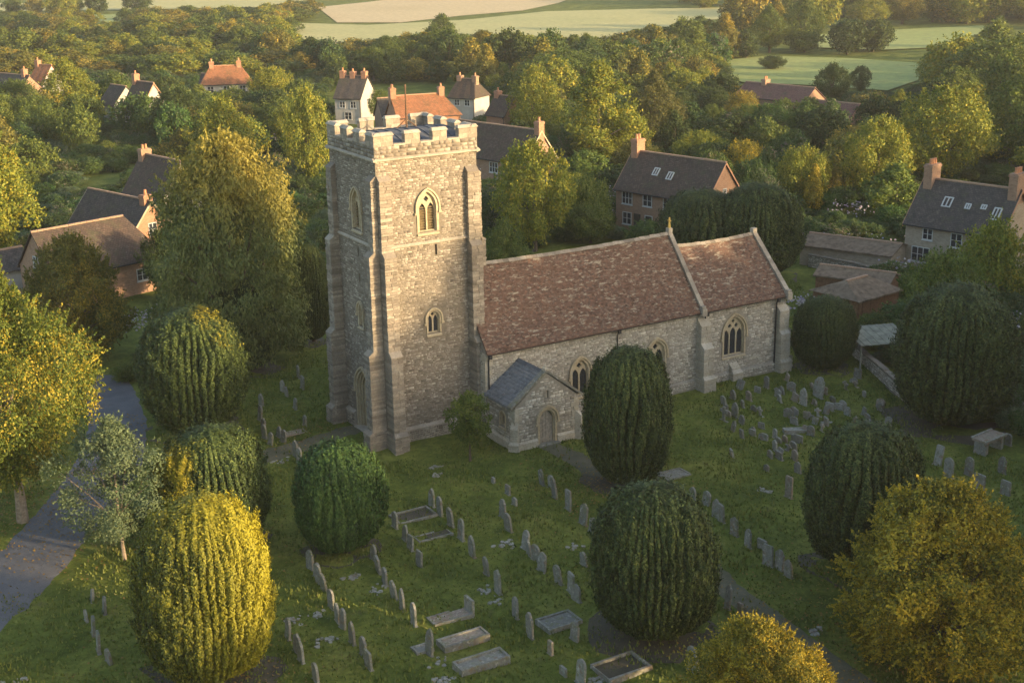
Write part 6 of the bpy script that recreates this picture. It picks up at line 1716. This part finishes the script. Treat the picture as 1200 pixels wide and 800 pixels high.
mobj('grass', array_mesh('grass', v, 3, M['grassblade']), kind='stuff')

# fallen leaves along the drive, the paths and under the golden trees
rs = np.random.RandomState(78)
LX, LY = [], []
for (px_, py_, sp_, n_) in ((100, 560, 5.0, 700), (60, 640, 5.0, 700), (140, 500, 3.5, 400), (1090, 780, 5.0, 900), (250, 790, 4.0, 600), (900, 790, 3.5, 500), (260, 640, 3.5, 400), (700, 560, 4.0, 400), (880, 700, 5.0, 400), (370, 515, 4.0, 300), (735, 580, 4, 300), (20, 600, 4, 600)):
    P = G(px_, py_); LX.append(P[0]+rs.normal(size=n_)*sp_*0.6); LY.append(P[1]+rs.normal(size=n_)*sp_*0.6)
lx = np.concatenate(LX); ly = np.concatenate(LY); n = len(lx)
lp = np.c_[lx, ly, ground_h(lx, ly)+rs.uniform(0.05, 0.10, n)]
v = leaf_quads(lp, unit(rs.normal(size=(n, 3))*0.35+np.array([0, 0, 1.])), rs.uniform(0.06, 0.13, n), rs, 1.4)
M['litter'] = leaf_mat('fallen_leaves', [(0.16, 0.10, 0.03), (0.26, 0.17, 0.05), (0.12, 0.075, 0.03)], objvar=0.0)
mobj('fallen_leaves', array_mesh('fallen_leaves', v, 4, M['litter']), kind='stuff')

# pale and mauve flowers in the village gardens
rs = np.random.RandomState(79)
FX = []
for (px_, py_, sp_, n_, hz) in ((700, 245, 3.2, 160, 1.0), (660, 235, 2.5, 110, 1.0), (735, 262, 2.4, 120, .8), (1000, 300, 3.5, 120, .8), (950, 300, 2.5, 90, .8), (940, 372, 1.6, 130, .7), (1060, 330, 2.0, 90, .9), (1090, 300, 3.0, 90, .9),
                                (880, 290, 2.5, 60, .8), (165, 130, 4.0, 110, 1.2), (220, 120, 4, 80, 1.2), (330, 150, 4, 110, 1.2), (320, 175, 3, 70, 1.0), (60, 120, 4, 70, 1.2), (165, 385, 1.8, 70, .4), (150, 395, 1.8, 50, .4), (1185, 400, 2.0, 160, 1.0), (590, 215, 2.5, 90, 1.0), (1000, 260, 3, 80, 1)):
    P = G(px_, py_); q = rs.normal(size=(n_, 3))*np.array([sp_*0.5, sp_*0.5, 0.35])+np.array([P[0], P[1], hz+0.6]); q[:, 2] = np.clip(q[:, 2], 0.1, 2.4); FX.append(q)
lp = np.concatenate(FX); n = len(lp)
v = leaf_quads(lp, unit(rs.normal(size=(n, 3))*0.5+np.array([-.4, -.6, .8])), rs.uniform(0.10, 0.26, n), rs, 1.2)
M['flower'] = leaf_mat('garden_blossom', [(0.40, 0.38, 0.40), (0.26, 0.22, 0.32), (0.45, 0.43, 0.38)], objvar=0.0)
mobj('garden_flowers', array_mesh('garden_flowers', v, 4, M['flower']), kind='stuff')

# ------------------------------------------------------------------ air
HZ_DENS = 0.00018
mb = MB(); mb.box(-2700, 3300, -1000, 4300, -1.2, 33.6)
hm = bpy.data.materials.new('haze'); hm.use_nodes = True
nt = hm.node_tree; nt.nodes.remove(nt.nodes['Principled BSDF'])
pv = nt.nodes.new('ShaderNodeVolumePrincipled'); pv.inputs['Color'].default_value = (0.93, 0.90, 0.86, 1); pv.inputs['Density'].default_value = HZ_DENS; pv.inputs['Anisotropy'].default_value = 0.2
nt.links.new(pv.outputs[0], nt.nodes['Material Output'].inputs['Volume'])
mb.build('haze', hm, kind='stuff')
print('OBJECTS', len(bpy.data.objects))
